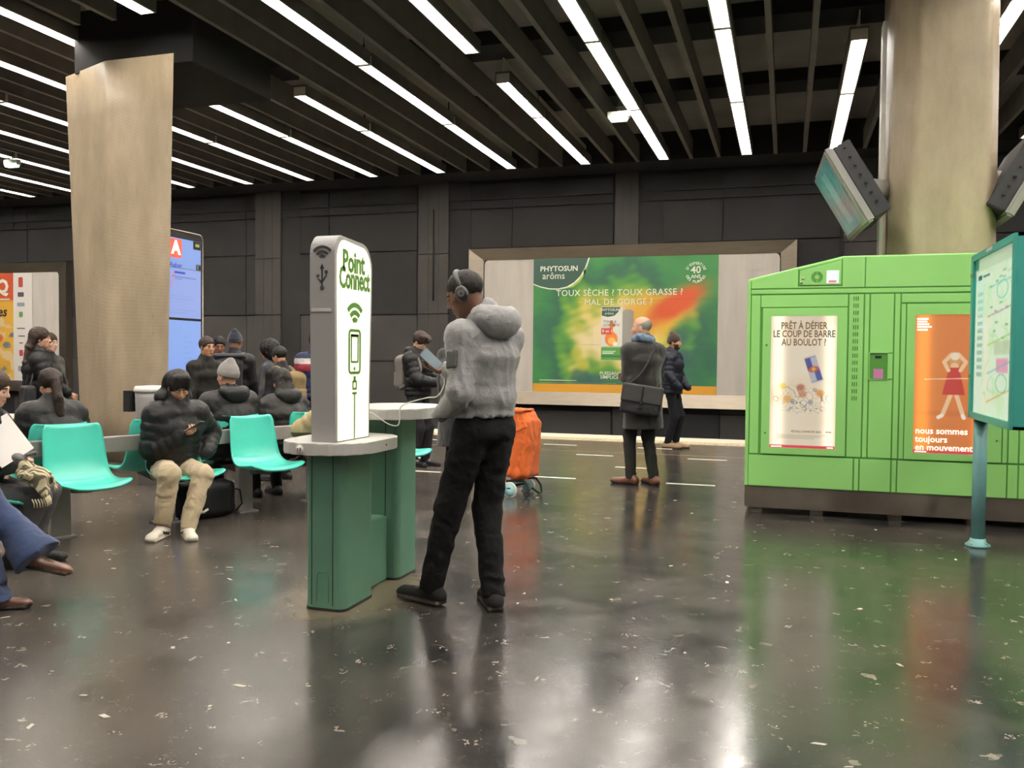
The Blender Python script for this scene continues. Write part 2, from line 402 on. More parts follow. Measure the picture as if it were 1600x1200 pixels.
for n_, lo, hi in (('wall_back', (-30, -14.3, 0), (16, -14, 5.75)), ('wall_left', (-30.3, -14, -1.2), (-30, WALL, 5.75)), ('wall_right', (16, -14, -1.2), (16.3, WALL, 5.75))):
    tag(MB().box(lo, hi).build(n_, M_conc), kind='structure')
ceil = MB().box((-30, -14, 5.75), (16, WALL+.3, 6.0)).build('ceiling', M_deck); tag(ceil, kind='structure')
sof = MB().box((-30, 17.06, 5.2), (16, WALL, 5.75), .01).build('soffit_beam', M_conc2, ceil, world=False)
for y0 in (-9.6, -6.8, -4, -1.2, 1.6, 4.4, 7.2):
    MB().box((-30, y0, 5.56), (16, y0+.5, 5.75)).build('cross_beam', M_conc2, ceil, world=False)
for y0 in (11.2, 13.9):
    MB().box((-30, y0, 5.56), (16, y0+.6, 5.75)).build('cross_beam', M_conc2, ceil, world=False)
ROW0, PITCH = .76, 1.542
COLS = ((-8.75, -6.75, 8.3, 10.9), (.80, 1.9, 8.85, 10.9))
pm = {}
def purlin(x, y0, y1):
    key = round(y1-y0, 3)
    if key not in pm:
        b = MB(); b.box((-.028, 0, 5.205), (.028, y1-y0, 5.56)); b.box((-.034, 0, 5.195), (.034, y1-y0, 5.207))
        pm[key] = b.build('purlin', M_purlin, ceil, world=False); o = pm[key]
    else:
        o = pm[key].copy(); link(o, ceil)
    o.location = (x, y0, 0)
n = 0
for i in range(-50, 40):
    x = ROW0 + i*PITCH/3
    if i % 3 == 0 or x < -24 or x > 8: continue
    cut = [c for c in COLS if c[0]-.05 < x < c[1]+.05]
    if cut: purlin(x, -13, cut[0][2]); purlin(x, cut[0][3], 17.05)
    else: purlin(x, -13, 17.05)
# strip lights in rows across the platform
def make_light(L):
    t = bpy.data.objects.new('ceiling_light', None); link(t); w = .098; z0, z1 = 5.195, 5.33
    b = MB(); b.prism([(-w, z0), (-w+.012, z0), (-w+.03, z1-.012), (w-.03, z1-.012), (w-.012, z0), (w, z0), (w, z1), (-w, z1)], 0, L, 'y')
    b.box((-w+.012, 0, z0+.003), (w-.012, .012, z1-.01)); b.box((-w+.012, L-.012, z0+.003), (w-.012, L, z1-.01))
    b.box((-.006, .01, z1-.01), (.006, L-.01, 5.56))
    b.build('reflector', M_trough, t, world=False)
    b = MB(); b.box((-w-.012, -.002, z0+.004), (-w-.001, L+.002, z1+.03)); b.box((w+.001, -.002, z0+.004), (w+.012, L+.002, z1+.03)); b.box((-w-.012, -.002, z1+.001), (w+.012, L+.002, z1+.03)); b.build('housing', M_purlin, t, world=False)
    h = (L-.16)/2
    for k in range(2):
        y = .07+k*(h+.02)
        MB().tube([(.02, y, 5.262), (.02, y+h, 5.262)], .024, 8).build('tube', M_tube, t, world=False)
    return t
lm = {}
def ceiling_light(x, y0, y1, label, group=None):
    L = round(y1-y0, 2)
    if L not in lm: lm[L] = make_light(L); t = lm[L]
    else:
        t = lm[L].copy(); link(t)
        for c in list(lm[L].children):
            d = c.copy(); link(d, t)
    t.location = (x, y0, 0); tag(t, label, 'light', group or 'strip lights across the platform')
ORD = ['first', 'second', 'third', 'fourth', 'fifth', 'sixth', 'seventh', 'eighth', 'ninth', 'tenth', 'eleventh', 'twelfth', 'thirteenth', 'fourteenth', 'fifteenth', 'sixteenth', 'seventeenth', 'eighteenth']
YS = [(13.56, 17.0), (10.53, 13.5), (7.5, 10.47), (4.47, 7.44), (1.44, 4.41), (-4.6, -1.6), (-10.6, -7.6)]
for r in range(-3, 15):
    x = ROW0 - r*PITCH
    for k, (y0, y1) in enumerate(YS):
        if k >= 5 and (r % 2 or r > 9): continue
        if r == 0 and k == 1: y0 = 11.3
        if r == 0 and k == 2: continue
        if r == 2+1 and k == 1: y0 = 11.7
        if r in (5, 6) and k == 1: y0 = 11.45
        if r in (5,) and k == 2: y1 = 8.25
        if r == -1 and k == 0: continue
        rown = 'row just right of the right pillar' if r == -1 else ORD[r]+' row from the right pillar' if r >= 0 else 'row beyond the right-hand pillar'
        seat = ('end at far wall', 'second from far wall', 'third from far wall', 'fourth from far wall', 'fifth')[k] if k < 5 else ''
        if k < 4 and r >= -1: lab = 'white strip light, %s, %s' % (rown, seat)
        else: lab = 'white strip light overhead, behind or beside the view'
        ceiling_light(x, y0, y1, lab, None if k < 4 and r >= -1 else 'strip lights out of view')
# the two pillars: flared, chamfered, mosaic clad
def pillar(name, lo, hi, z1, label):
    def ring(poly, z, r=.07):
        out = []; n = len(poly)
        for i, p in enumerate(poly):
            p = Vector((*p, z)); a = (Vector((*poly[i-1], z))-p); b = (Vector((*poly[(i+1) % n], z))-p)
            q0 = p+a.normalized()*min(r, a.length*.4); q1 = p+b.normalized()*min(r, b.length*.4)
            for t in (0, .25, .5, .75, 1): out.append(q0*(1-t)**2+p*2*t*(1-t)+q1*t*t)
        return out
    b = MB().smooth(); R = []
    for k in range(9):
        t = k/8; poly = [(l[0]*(1-t)+h[0]*t, l[1]*(1-t)+h[1]*t) for l, h in zip(lo, hi)]
        R.append(ring(poly, z1*t, .10-.06*t))
    b.loft(R); o = b.build(name, M_mosaic); tag(o, label, 'pillar', kind='structure'); return o
pl = pillar('pillar', [(-8.57, 8.9), (-7.78, 8.5), (-6.88, 8.5), (-7.2, 8.58), (-7.95, 9.6), (-8.6, 9.6)],
       [(-8.74, 8.86), (-7.78, 8.5), (-6.79, 8.5), (-7.2, 8.58), (-8.05, 9.8), (-8.75, 9.8)], 4.83, 'wide beige mosaic pillar flaring upwards beside the tall blue screen')
MB().box((-8.45, 8.72, 4.80), (-6.72, 10.35, 5.56), .01).build('pillar_head_beam', M_shadebeam, ceil, world=False)
MB().box((-7.95, 8.36, 0), (-7.2, 8.6, .05), .01).build('plinth', M_conc, pl, world=False)
pr_ = pillar('pillar', [(.91, 9.3), (1.0, 9.0), (1.79, 9.0), (1.9, 9.3), (1.8, 10.6), (.95, 10.6)],
       [(.95, 9.3), (1.16, 9.0), (1.73, 9.0), (1.86, 9.3), (1.8, 10.6), (.97, 10.6)], 5.56, 'beige mosaic pillar standing behind the green kiosk, with pipes for two hanging monitors')
MB().box((.86, 9.5, 0), (.90, 9.7, 4.75), .006).build('cable_duct', M_white, pr_, world=False)
# emergency luminaires hung under the purlins
for x, y, lab in ((-2.5, 13.2, 'small green-white emergency light box hanging right of the middle of the ceiling'), (-14.4, 13.3, 'small bluish white emergency light box hanging at the far left of the ceiling')):
    t = thing('emergency_light', lab, 'light', (x, y, 5.0))
    MB().box((x-.17, y-.05, 5.0), (x+.17, y+.05, 5.1), .012).build('housing', mat('emergency_housing', '#c9d2c4', .5), t)
    MB().prism([(x-.155, 5.02), (x-.12, 4.955), (x+.12, 4.955), (x+.155, 5.02)], y-.06, y+.04, 'y').build('diffuser', mat('emergency_diffuser', (.72, 1, .8), .4, emit=1.6), t)
    MB().tube([(x, y, 5.1), (x, y, 5.75)], .008, 6).build('rod', M_black, t)
# ------------------------------------------------------------------ advertising hoardings on the far wall
M_ink = mat('white_ink', '#d9dccb', .6); M_dgreen = mat('dark_green_print', '#27503a', .6); M_ygreen = mat('lime_print', '#8fa638', .6)
def hoarding(name, x0, x1, label):
    t = thing(name, label, 'billboard', ((x0+x1)/2, 17.9, .37))
    y = 17.80
    inner = rrect(x0+.32, x1-.3, .62, 3.47, .12)
    # frame: mitred steel mouldings, sloping towards the sheet
    for nm, quad in (('top', [(x0, 3.69), (x1, 3.69), (x1-.3, 3.45), (x0+.32, 3.45)]), ('bottom', [(x0, .37), (x1, .37), (x1-.3, .64), (x0+.32, .64)]),
                     ('left', [(x0, .37), (x0+.32, .64), (x0+.32, 3.45), (x0, 3.69)]), ('right', [(x1, .37), (x1-.3, .64), (x1-.3, 3.45), (x1, 3.69)])):
        b = MB(); a = [(p[0], y-(.0 if i in () else 0), p[1]) for i, p in enumerate(quad)]
        outer = {'top': (0, 1), 'bottom': (0, 1), 'left': (0, 3), 'right': (0, 3)}[nm]
        f = [b.bm.verts.new((p[0], y-.06 if i in outer else y+.02, p[1])) for i, p in enumerate(quad)]
        g = [b.bm.verts.new((p[0], 17.96, p[1])) for p in quad]
        b.bm.faces.new(f); b.bm.faces.new(g)
        for i in range(4): b.bm.faces.new((f[i], f[(i+1) % 4], g[(i+1) % 4], g[i]))
        b.build('frame_moulding', M_steel, t)
    MB().prism(inner, 17.835, 17.93, 'y').build('backing_sheet', M_panelgrey, t)
    ring = MB()
    pts = [(p[0], 17.828, p[1]) for p in inner]; ring.tube(pts+[pts[0]], .012, 6).build('gasket', M_black, t)
    return t
def art_big(u, v):
    P = np.stack([u*3.83, v*2.88], -1)
    g = sines(P, .35, 3); img = over(np.broadcast_to(hx('#2f763c'), u.shape+(3,)).copy(), np.clip(.5+.5*g, 0, 1), hx('#37873f'))
    wob = sines(P, .55, 5)*.13+sines(P, 1.6, 8)*.06+sines(P, 4, 9)*.025
    d = np.hypot((u-.50)*1.33/.54, (v-.44)/.40)+wob*2.0
    img = over(img, (1-sstep(.95, 1.55, d))*.75, hx('#1d4f46'))
    img = over(img, (1-sstep(.78, 1.05, d))*.85, hx('#5f9a35'))
    img = over(img, 1-sstep(.52, .85, d), hx('#d8c23f'))
    img = over(img, 1-sstep(.38, .70, np.hypot((u-.46)*1.33/.55, (v-.42)/.40)+wob*1.6), hx('#f0dfae'))
    e = np.hypot(((u-.70)*.8+(v-.60)*.6)/.32, ((v-.60)*.8-(u-.70)*.6)/.16)+wob*1.5
    img = over(img, (1-sstep(.5, 1.15, e))*.9, hx('#e3a83a'))
    e2 = np.hypot(((u-.79)*.75+(v-.66)*.66)/.20, ((v-.66)*.75-(u-.79)*.66)/.085)+wob*1.4
    img = over(img, (1-sstep(.5, 1.2, e2))*.95, hx('#cf4f25'))
    for c, r in (((.80, .42), .055), ((.82, .28), .05), ((.28, .12), .05), ((.36, .09), .05)):
        q = np.hypot((u-c[0])*1.33, v-c[1])/r/1.6+wob*2; img = over(img, (1-sstep(.4, 1.1, q))*.7, hx('#1c4a55'))
    for c, r in (((.24, .30), .035), ((.29, .22), .03), ((.26, .50), .03)):
        q = np.hypot((u-c[0])*1.33, v-c[1])/r/1.8+wob*3; img = over(img, (1-sstep(.3, 1.1, q))*.8, hx('#b7b53c'))
    img = over(img, rectm(u, v, 0, 1, 0, .074, .002), hx('#e2a232'))
    # creases in the pasted sheets
    for yy in (.36, .68): img = over(img, (1-sstep(0, .004, np.abs(v-yy-.006*np.sin(u*9))))*.18, hx('#123018'))
    for xx in (.333, .667): img = over(img, (1-sstep(0, .003, np.abs(u-xx)))*.12, hx('#123018'))
    return img*.92
bb = hoarding('billboard', -6.6, .15, 'wide steel framed billboard on the far wall with the green cough remedy poster')
X0, X1, Z0, Z1 = -5.16, -1.33, .60, 3.475
art('poster', (X0, 17.826, Z0), (X1-X0, 0, 0), (0, 0, Z1-Z0), 230, 180, art_big, art_mat('green_poster_print', rough=.55), bb)['label'] = 'green poster with a yellow and red burst'
PW, PH = X1-X0, Z1-Z0
def pp(u, v, d=0.0): return (X0+u*PW, 17.822-d, Z0+v*PH)
# corner crest: dark leaf shape with white rim and lime tail
def leaf(pts, y, m, nm):
    MB().prism([(X0+u*PW, Z0+v*PH) for u, v in pts], y, 17.825, 'y').build(nm, m, bb)
arc = [(0, .81)]+[(.135+.175*math.sin(a)-.0, .815-.0*a) for a in ()]
crest = [(0, .995), (0, .81), (.04, .79), (.09, .775), (.14, .772), (.19, .785), (.23, .815), (.265, .86), (.29, .92), (.31, .995)]
rim = [(0, .996), (0, .802), (.04, .781), (.09, .766), (.14, .763), (.195, .776), (.24, .806), (.275, .853), (.30, .915), (.318, .996)]
leaf(rim, 17.823, M_ink, 'crest_rim'); leaf(crest, 17.8215, mat('crest_green', '#2c4a3e', .6), 'crest')
leaf([(.16, .766), (.215, .787), (.255, .83), (.278, .868), (.298, .905), (.283, .90), (.302, .93), (.287, .86), (.262, .815), (.225, .780)], 17.820, M_ygreen, 'crest_tail')
text('poster_text', 'PHYTOSUN', pp(.145, .915, .004), .150, M_ink, bb, bold=.003, sx=1.05)
text('poster_text', 'arôms', pp(.115, .863, .004), .205, M_ink, bb, sx=.95)
text('poster_text', 'TOUX SÈCHE ? TOUX GRASSE ?', pp(.475, .735, .004), .182, M_ink, bb, bold=.001, sx=.98, spacing=1.06)
text('poster_text', 'MAL DE GORGE ?', pp(.475, .668, .004), .178, M_ink, bb, sx=.98, spacing=1.06)
text('poster_text', '40', pp(.885, .885, .004), .20, M_ink, bb, bold=.004)
text('poster_text', 'ANS', pp(.885, .84, .004), .10, M_ink, bb, bold=.002)
for s, a0, a1, top in (("D'EXPERTISE", 152, 22, True), ('DES PLANTES', 205, 335, False)):
    for i, ch in enumerate(s):
        a = math.radians(a0+(a1-a0)*i/(len(s)-1)); cx, cz = pp(.885, .868)[0], pp(.885, .868)[2]; R_ = .185
        ang = a-PI/2 if top else a+PI/2
        rot = ROT_FRONT @ Matrix.Rotation(ang, 3, 'Z')
        text('poster_letter', ch, (cx+R_*math.cos(a), 17.818, cz+R_*math.sin(a)), .074, M_ink, bb, rot=rot, bold=.002)
text('poster_text', 'PUISSANCE', pp(.445, .155, .004), .10, M_ink, bb, bold=.001); text('poster_text', 'SIMPLICITÉ', pp(.445, .127, .004), .10, M_ink, bb, bold=.001)
MB().box(pp(.04, .098, .001), (X0+.25*PW, 17.825, Z0+.102*PH)).build('fine_print', M_ink, bb)
MB().box(pp(.04, .082, .001), (X0+.47*PW, 17.825, Z0+.084*PH)).build('fine_print', mat('dim_ink', '#8aa27a', .6), bb)
# the box of remedy printed on the poster
def art_pack(u, v):
    img = np.broadcast_to(hx('#dcd8cb'), u.shape+(3,)).copy()
    img = over(img, rectm(u, v, 0, 1, 0, .25, .02)*(1-sstep(.22, .27, v-.04*np.sin(u*3))), hx('#4c8a3e'))
    img = over(img, disk(u, v, (.48, .40), .30, .135, .05), hx('#d9782f')); img = over(img, seg(u, v, (.48, .66), (.48, .5), .05, .05), hx('#d9782f'))
    img = over(img, disk(u, v, (.50, .36), .18, .07, .2), hx('#eeb25a')); img = over(img, disk(u, v, (.66, .31), .10, .04, .05), hx('#f4efe4'))
    img = over(img, rectm(u, v, -.02, .5, .485, .60, .01), hx('#c23a2c'))
    img = over(img, rectm(u, v, .06, .7, .155, .168, .004), hx('#e9eedd')); img = over(img, rectm(u, v, .06, .6, .125, .138, .004), hx('#e9eedd')); img = over(img, rectm(u, v, 0, 1, .06, .085, .004), hx('#2d5b34'))
    return img
a0, b0 = .385, .25
art('printed_pack', pp(a0, b0, .002), (.115*PW, 0, 0), (0, 0, .385*PH), 40, 60, art_pack, art_mat('pack_print', rough=.6), bb)
MB().prism([(X0+u*PW, Z0+v*PH) for u, v in ((.387, .632), (.49, .632), (.475, .595), (.455, .57), (.42, .562), (.387, .572))], 17.817, 17.821, 'y').build('pack_crest', mat('crest_green', '#2c4a3e'), bb)
text('poster_text', 'PHYTOSUN', pp(.432, .612, .007), .075, M_ink, bb, bold=.001); text('poster_text', 'arôms', pp(.428, .587, .007), .075, M_ink, bb)
M_pack_ink = mat('slate_ink', '#4c5350', .6); M_red = mat('red_ink', '#b8342c', .5)
text('poster_text', 'TOUX &\nGORGE', pp(.395, .515, .007), .075, M_pack_ink, bb, align='LEFT'); text('poster_text', 'ÎTTE', pp(.468, .503, .007), .07, M_red, bb)
text('poster_text', '8 en 1', pp(.418, .46, .007), .085, M_ink, bb, bold=.002)
MB().prism([(X0+u*PW, Z0+v*PH) for u, v in ((.50, .25), (.56, .25), (.56, .6), (.545, .615), (.515, .615), (.50, .6))], 17.8195, 17.824, 'y').build('printed_bottle', mat('bottle_grey', '#8d8a80', .5), bb)

# left hoarding, partly behind the pillar
lb = hoarding('billboard', -24.3, -17.5, 'steel framed billboard at the far left edge with an orange and yellow poster')
def art_left(u, v):
    img = np.broadcast_to(hx('#d8a63c'), u.shape+(3,)).copy()
    img = over(img, sstep(.74, .75, v), hx('#bf4f2c'))
    img = over(img, rectm(u, v, 0, .80, .25, .74, .003), hx('#8b7f70'))
    img = over(img, disk(u, v, (.62, .66), .16, .075, .05), hx('#e6ddcb'))
    P = np.stack([u*6, v*5], -1); w = sines(P, 1.1, 4)
    img = over(img, ((w > .25) & (v < .6)).astype(float)*.8, hx('#d8c4a4')); img = over(img, ((w < -.5) & (v < .5)).astype(float)*.8, hx('#48607d'))
    img = over(img, disk(u, v, (.8, .40), .11, .055, .1), hx('#c9602f'))
    return img*.95
art('poster', (-23.2, 17.826, .62), (3.9, 0, 0), (0, 0, 2.82), 90, 70, art_left, art_mat('orange_poster_print', rough=.55), lb)['label'] = 'orange and yellow cartoon style poster'
MB().box((-19.30, 17.822, .62), (-18.68, 17.83, 3.44)).build('white_strip', mat('white_paper', '#cfcac2', .7), lb)
text('poster_text', 'Q', (-19.66, 17.818, 3.08), .5, M_ink, lb, bold=.02); text('poster_text', 'les', (-19.72, 17.818, 2.43), .36, mat('black_ink', '#1d1b1a', .6), lb, shear=.2, bold=.006)
MB().box((-19.95, 17.816, 2.74), (-19.42, 17.825, 2.78)).build('print_bar', M_ink, lb)
for x, z, w, h, c in ((-19.05, 3.2, .07, .13, '#a23a34'), (-19.05, 2.88, .10, .06, '#4a3f49'), (-19.05, 2.62, .12, .05, '#7d8694'), (-19.05, 2.36, .06, .07, '#5c8a45'), (-19.05, 2.0, .13, .015, '#555049'), (-19.03, 1.8, .11, .015, '#555049'), (-19.05, 1.62, .06, .015, '#555049'), (-19.05, 1.36, .06, .08, '#a5373d'), (-19.1, .95, .05, .07, '#8d8890')):
    MB().prism(rrect(x-w, x+w, z-h, z+h, min(w, h)*.4, 2), 17.818, 17.826, 'y').build('printed_logo', mat('logo_'+c[1:], c, .6), lb)

# ------------------------------------------------------------------ green kiosk with two lit posters
M_green = mat('green_lacquer', '#97d67a', .36, var=.03, vscale=1.2, bump=.02, bscale=90)
M_greend = mat('green_shadow_gap', '#579440', .8)
KY = 7.94
kx = thing('advertising_kiosk', 'long apple green kiosk with a steel plinth and two lit posters', 'kiosk', (1.4, KY+.45, 0))
body = [(-.34, .24), (-.34, 2.045), (-.325, 2.06), (.445, 2.243), (3.2, 2.243), (3.2, .24)]
MB().prism(body, KY, KY+.9, 'y', .01).build('body', M_green, kx)
MB().box((-.335, KY+.004, .055), (3.2, KY+.89, .24)).box((-.30, KY+.02, .24), (-.27, KY+.05, .245)).build('plinth', M_plinth, kx)
for i, x in enumerate((-.24, .27, .9, 1.5, 2.1, 2.8)):
    MB().box((x-.05, KY+.05, 0), (x+.05, KY+.2, .056)).box((x-.03, KY+.04, .01), (x+.03, KY+.21, .03)).build('foot', M_plinth, kx)
def panel(nm, poly, d=.008, m=None, bev=.003):
    b = MB(); b.prism(poly, KY-d, KY+.004, 'y', 0)
    return b.build(nm, m or M_green, kx)
def R4(x0, x1, z0, z1, g=.004): return [(x0+g, z0+g), (x1-g, z0+g), (x1-g, z1-g), (x0+g, z1-g)]
MB().prism([(-.312, .245), (-.312, 2.04), (.44, 2.228), (3.195, 2.233), (3.195, .245)], KY-.0015, KY+.002, 'y').build('joint_backing', M_greend, kx)
panel('panel', [(-.305, 1.977), (-.305, 2.045), (.08, 2.137), (.08, 1.977)]); panel('panel', [(.44, 1.977), (.44, 2.23), (.615, 2.232), (.615, 1.977)]); panel('panel', R4(.62, 3.19, 1.973, 2.235))
panel('panel', [(.088, 2.142), (.435, 2.226), (.435, 2.215), (.088, 2.131)]); panel('panel', R4(.08, .44, 1.973, 1.994, .003))
panel('panel', R4(-.31, 3.19, 1.925, 1.97)); panel('panel', R4(-.305, -.225, .53, 1.92)); panel('panel', R4(-.225, .49, 1.81, 1.92)); panel('panel', R4(.495, .615, .53, 1.92))
panel('panel', R4(.62, .66, .53, 1.92)); panel('panel', R4(.665, .85, .53, 1.20)); panel('panel', R4(.665, .85, 1.42, 1.92)); panel('panel', R4(.81, .85, 1.2, 1.42)); panel('panel', R4(.855, .90, .53, 1.92)); panel('panel', R4(.905, 1.72, 1.84, 1.92)); panel('panel', R4(.905, .945, .53, 1.835)); panel('panel', R4(1.68, 1.72, .53, 1.835))
panel('panel', R4(1.725, 1.80, .53, 1.92)); panel('panel', R4(1.805, 2.6, .53, 1.92)); panel('panel', R4(2.605, 3.19, .53, 1.92))
for x0, x1 in ((-.31, .555), (.56, .60), (.605, .85), (.855, .895), (.90, 1.72), (1.725, 1.8), (1.805, 3.19)): panel('panel', R4(x0, x1, .245, .522))
# sloping hatch with round speaker grille, little screen and lock
panel('hatch', [(.094, 2.0), (.094, 2.125), (.43, 2.21), (.43, 2.0)], .014)
M_gd = mat('dark_green_mesh', '#4d8a35', .6)
b = MB()
for s in (0, 1):
    a0 = PI/2+.08+s*PI; a1 = a0+PI-.16
    pts = [(.235+.047*math.cos(a0+(a1-a0)*k/12), 2.068+.047*math.sin(a0+(a1-a0)*k/12)) for k in range(13)]+[(.235+.02*math.cos(a1-(a1-a0)*k/12), 2.068+.02*math.sin(a1-(a1-a0)*k/12)) for k in range(13)]
    b.prism(pts, KY-.018, KY-.01, 'y')
b.build('speaker_grille', M_gd, kx)
def art_mini(u, v):
    img = np.broadcast_to(hx('#effff6'), u.shape+(3,)).copy(); img = over(img, rectm(u, v, .15, .8, .05, .24, .03), hx('#d86078')); img = over(img, sstep(.7, 1, u)*.5, hx('#9be39b'))
    img = over(img, rectm(u, v, .4, .7, .62, .66, .02)+rectm(u, v, .35, .7, .47, .5, .02)+rectm(u, v, .5, .7, .8, .84, .02), hx('#7aa896')); return img
art('status_screen', (.312, KY-.0165, 2.012), (.10, 0, 0), (0, 0, .108), 20, 20, art_mini, art_mat('status_screen_glow', emit=1.2, base=.05), kx)
MB().prism(rrect(.306, .418, 2.006, 2.126, .012, 3), KY-.0155, KY-.01, 'y').build('screen_bezel', M_green, kx)
for x, z in ((.122, 2.058), (.108, 2.02)): MB().lathe([(.0, -.006), (.011, -.006), (.011, .004), (0, .004)], (x, KY-.016, z), 12, 'y').build('lock', M_steel, kx)
# two doors each with lit poster
M_vent = mat('vent_dark', '#4a7d33', .8)
def poster_door(x0, x1, z0, z1, px0, px1, pz0, pz1, fn, emit, nm, lab):
    rim = MB()
    d = KY-.016
    rim.box((x0, d, z0), (px0, KY, z1)); rim.box((px1, d, z0), (x1, KY, z1)); rim.box((px0, d, z0), (px1, KY, pz0)); rim.box((px0, d, pz1), (px1, KY, z1))
    do = rim.build('door', M_green, kx)
    o = art('lit_poster', (px0, KY-.008, pz0), (px1-px0, 0, 0), (0, 0, pz1-pz0), 110, 220, fn, art_mat(nm, emit=emit, rough=.3, base=.06), kx); o['label'] = lab
    for z in (z0+.18, z0+.95): MB().lathe([(0, -.005), (.009, -.005), (.009, .003), (0, .003)], (x0+.035 if x0 < .5 else x1-.035, d, z), 10, 'y').build('lock', M_steel, kx)
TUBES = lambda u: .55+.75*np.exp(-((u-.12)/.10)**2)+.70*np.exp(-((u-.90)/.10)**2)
def art_cream(u, v):
    img = np.broadcast_to(hx('#ecdcc0'), u.shape+(3,)).copy(); P = np.stack([u*3, v*6], -1)
    img = over(img, np.clip(sines(P, .5, 2), 0, 1)*.35, hx('#d9bf98'))
    # tilted blue and silver can
    ca, sa = math.cos(.30), math.sin(.30); du, dv = (u-.66)*1, (v-.60)*2.15
    cx, cy = du*ca+dv*sa, -du*sa+dv*ca
    can = rectm(cx, cy, -.088, .088, -.215, .215, .006)
    img = over(img, can, hx('#6a6f86')); img = over(img, can*rectm(cx, cy, -.09, 0, 0, .19, .004), hx('#3b4590')); img = over(img, can*rectm(cx, cy, 0, .09, -.19, 0, .004), hx('#3b4590')); img = over(img, can*rectm(cx, cy, 0, .09, 0, .19, .004), hx('#b3b3bd')); img = over(img, can*rectm(cx, cy, -.09, 0, -.19, 0, .004), hx('#b3b3bd'))
    img = over(img, can*disk(cx, cy, (.0, .0), .085, .045, .1), hx('#c6503a')); img = over(img, can*disk(cx, cy, (0, .0), .03, .03, .1), hx('#e0b23e')); img = over(img, can*(1-rectm(cx, cy, -.1, .1, -.20, .20, .004)), hx('#c9c9cc'))
    # splash of loose shapes under the can
    w = sines(np.stack([u*5, v*9], -1), .9, 12); reg = disk(u, v, (.48, .385), .42, .085, .3)
    for lo, hi, c in ((.45, .62, '#8a5d38'), (-.72, -.58, '#5d5348'), (.05, .10, '#7a6a54'), (-.3, -.26, '#7a6a54')): img = over(img, reg*rectm(w, w, lo, hi, lo, hi, .03)*.8, hx(c))
    for c, r, cl in (((.20, .47), .05, '#e3c246'), ((.27, .37), .07, '#d99a4a'), ((.47, .46), .06, '#a8553a'), ((.50, .41), .06, '#c27a52'), ((.76, .42), .06, '#d98a3c'), ((.35, .35), .03, '#6c86a8'), ((.62, .35), .04, '#8c8c94')): img = over(img, disk(u, v, c, r, r*.42, .5)*.8, hx(cl))
    s2 = disk(u, v, (.55, .295), .33, .03, .4)*(np.abs(sines(np.stack([u*9, v*22], -1), 1, 6)) < .16); img = over(img, s2*.7, hx('#8d8372'))
    for k in range(3): img = over(img, seg(u, v, (.12, .1-.012*k), (.88-.1*k, .1-.012*k), .002, .003)*.5, hx('#a8967a'))
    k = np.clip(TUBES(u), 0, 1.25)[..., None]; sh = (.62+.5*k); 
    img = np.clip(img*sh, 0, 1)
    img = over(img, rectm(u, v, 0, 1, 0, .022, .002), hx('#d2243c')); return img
def art_orange(u, v):
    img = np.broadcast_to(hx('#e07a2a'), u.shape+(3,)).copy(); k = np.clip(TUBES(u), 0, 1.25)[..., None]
    img = over(img, sstep(.55, .0, u)*.35, hx('#f0a23c'))
    img = over(img, disk(u, v, (.55, .29), .40, .02, .6)*.3, hx('#b55a1c'))
    skin = hx('#efc396'); S = 2.1
    def lim(a, b, w, c):
        nonlocal img
        img = over(img, seg(u, v*S, (a[0], a[1]*S), (b[0], b[1]*S), w, .008), c)
    lim((.50, .43), (.40, .29), .026, skin); lim((.57, .43), (.66, .29), .026, skin); lim((.385, .275), (.34, .262), .024, hx('#f3ead8')); lim((.665, .275), (.68, .262), .024, hx('#f3ead8'))
    img = over(img, disk(u, v, (.545, .68), .085, .055, .2), hx('#d99a52')); lim((.54, .63), (.54, .60), .05, skin)
    dress = (v < .62) & (v > .425) & (np.abs(u-.535) < .075+.45*np.clip(.60-v, 0, .16)); img = over(img, dress.astype(float), hx('#cc2d22'))
    lim((.46, .60), (.40, .66), .024, skin); lim((.40, .66), (.50, .715), .024, skin); lim((.62, .60), (.69, .66), .024, skin); lim((.69, .66), (.59, .715), .024, skin)
    img = over(img, disk(u, v, (.545, .70), .06, .028, .15), hx('#f0dcc0'))
    lim((.15, .535), (.78, .545), .004, hx('#f2c59a'))
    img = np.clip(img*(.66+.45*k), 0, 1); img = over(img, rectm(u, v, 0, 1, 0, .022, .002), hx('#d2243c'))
    return img
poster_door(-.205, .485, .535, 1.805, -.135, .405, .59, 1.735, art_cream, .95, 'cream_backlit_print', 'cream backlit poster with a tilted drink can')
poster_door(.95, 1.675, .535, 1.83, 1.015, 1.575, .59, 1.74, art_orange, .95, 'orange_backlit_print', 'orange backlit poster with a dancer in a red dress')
M_brown = mat('brown_ink', '#6b4a20', .6); M_lit = mat('lit_white_letters', (1, .93, .82), .5, emit=.9)
yy = KY-.0095
for i, (s, z) in enumerate((('PRÊT À DÉFIER', 1.648), ('LE COUP DE BARRE', 1.578), ('AU BOULOT ?', 1.505))):
    text('poster_text', s, (.137, yy, z), .083, M_brown, kx, sx=.70, bold=.0012)
text('poster_text', 'RED BULL DONNE DES AILES.', (.17, yy, .735), .026, M_brown, kx, sx=.72, bold=.0004)
b = MB(); b.prism([(.325, .735), (.335, .742), (.35, .738), (.365, .742), (.378, .735), (.365, .732), (.352, .735), (.338, .731)], yy-.001, yy+.001, 'y').build('wing_mark', mat('amber_ink', '#b8802a', .6), kx)
for x in (1.035,):
    for i, (s, z) in enumerate((('nous sommes', .775), ('toujours', .705), ('en mouvement', .637))):
        text('poster_text', s, (1.032, yy, z), .075, M_lit, kx, sx=.95, align='LEFT', bold=.001)
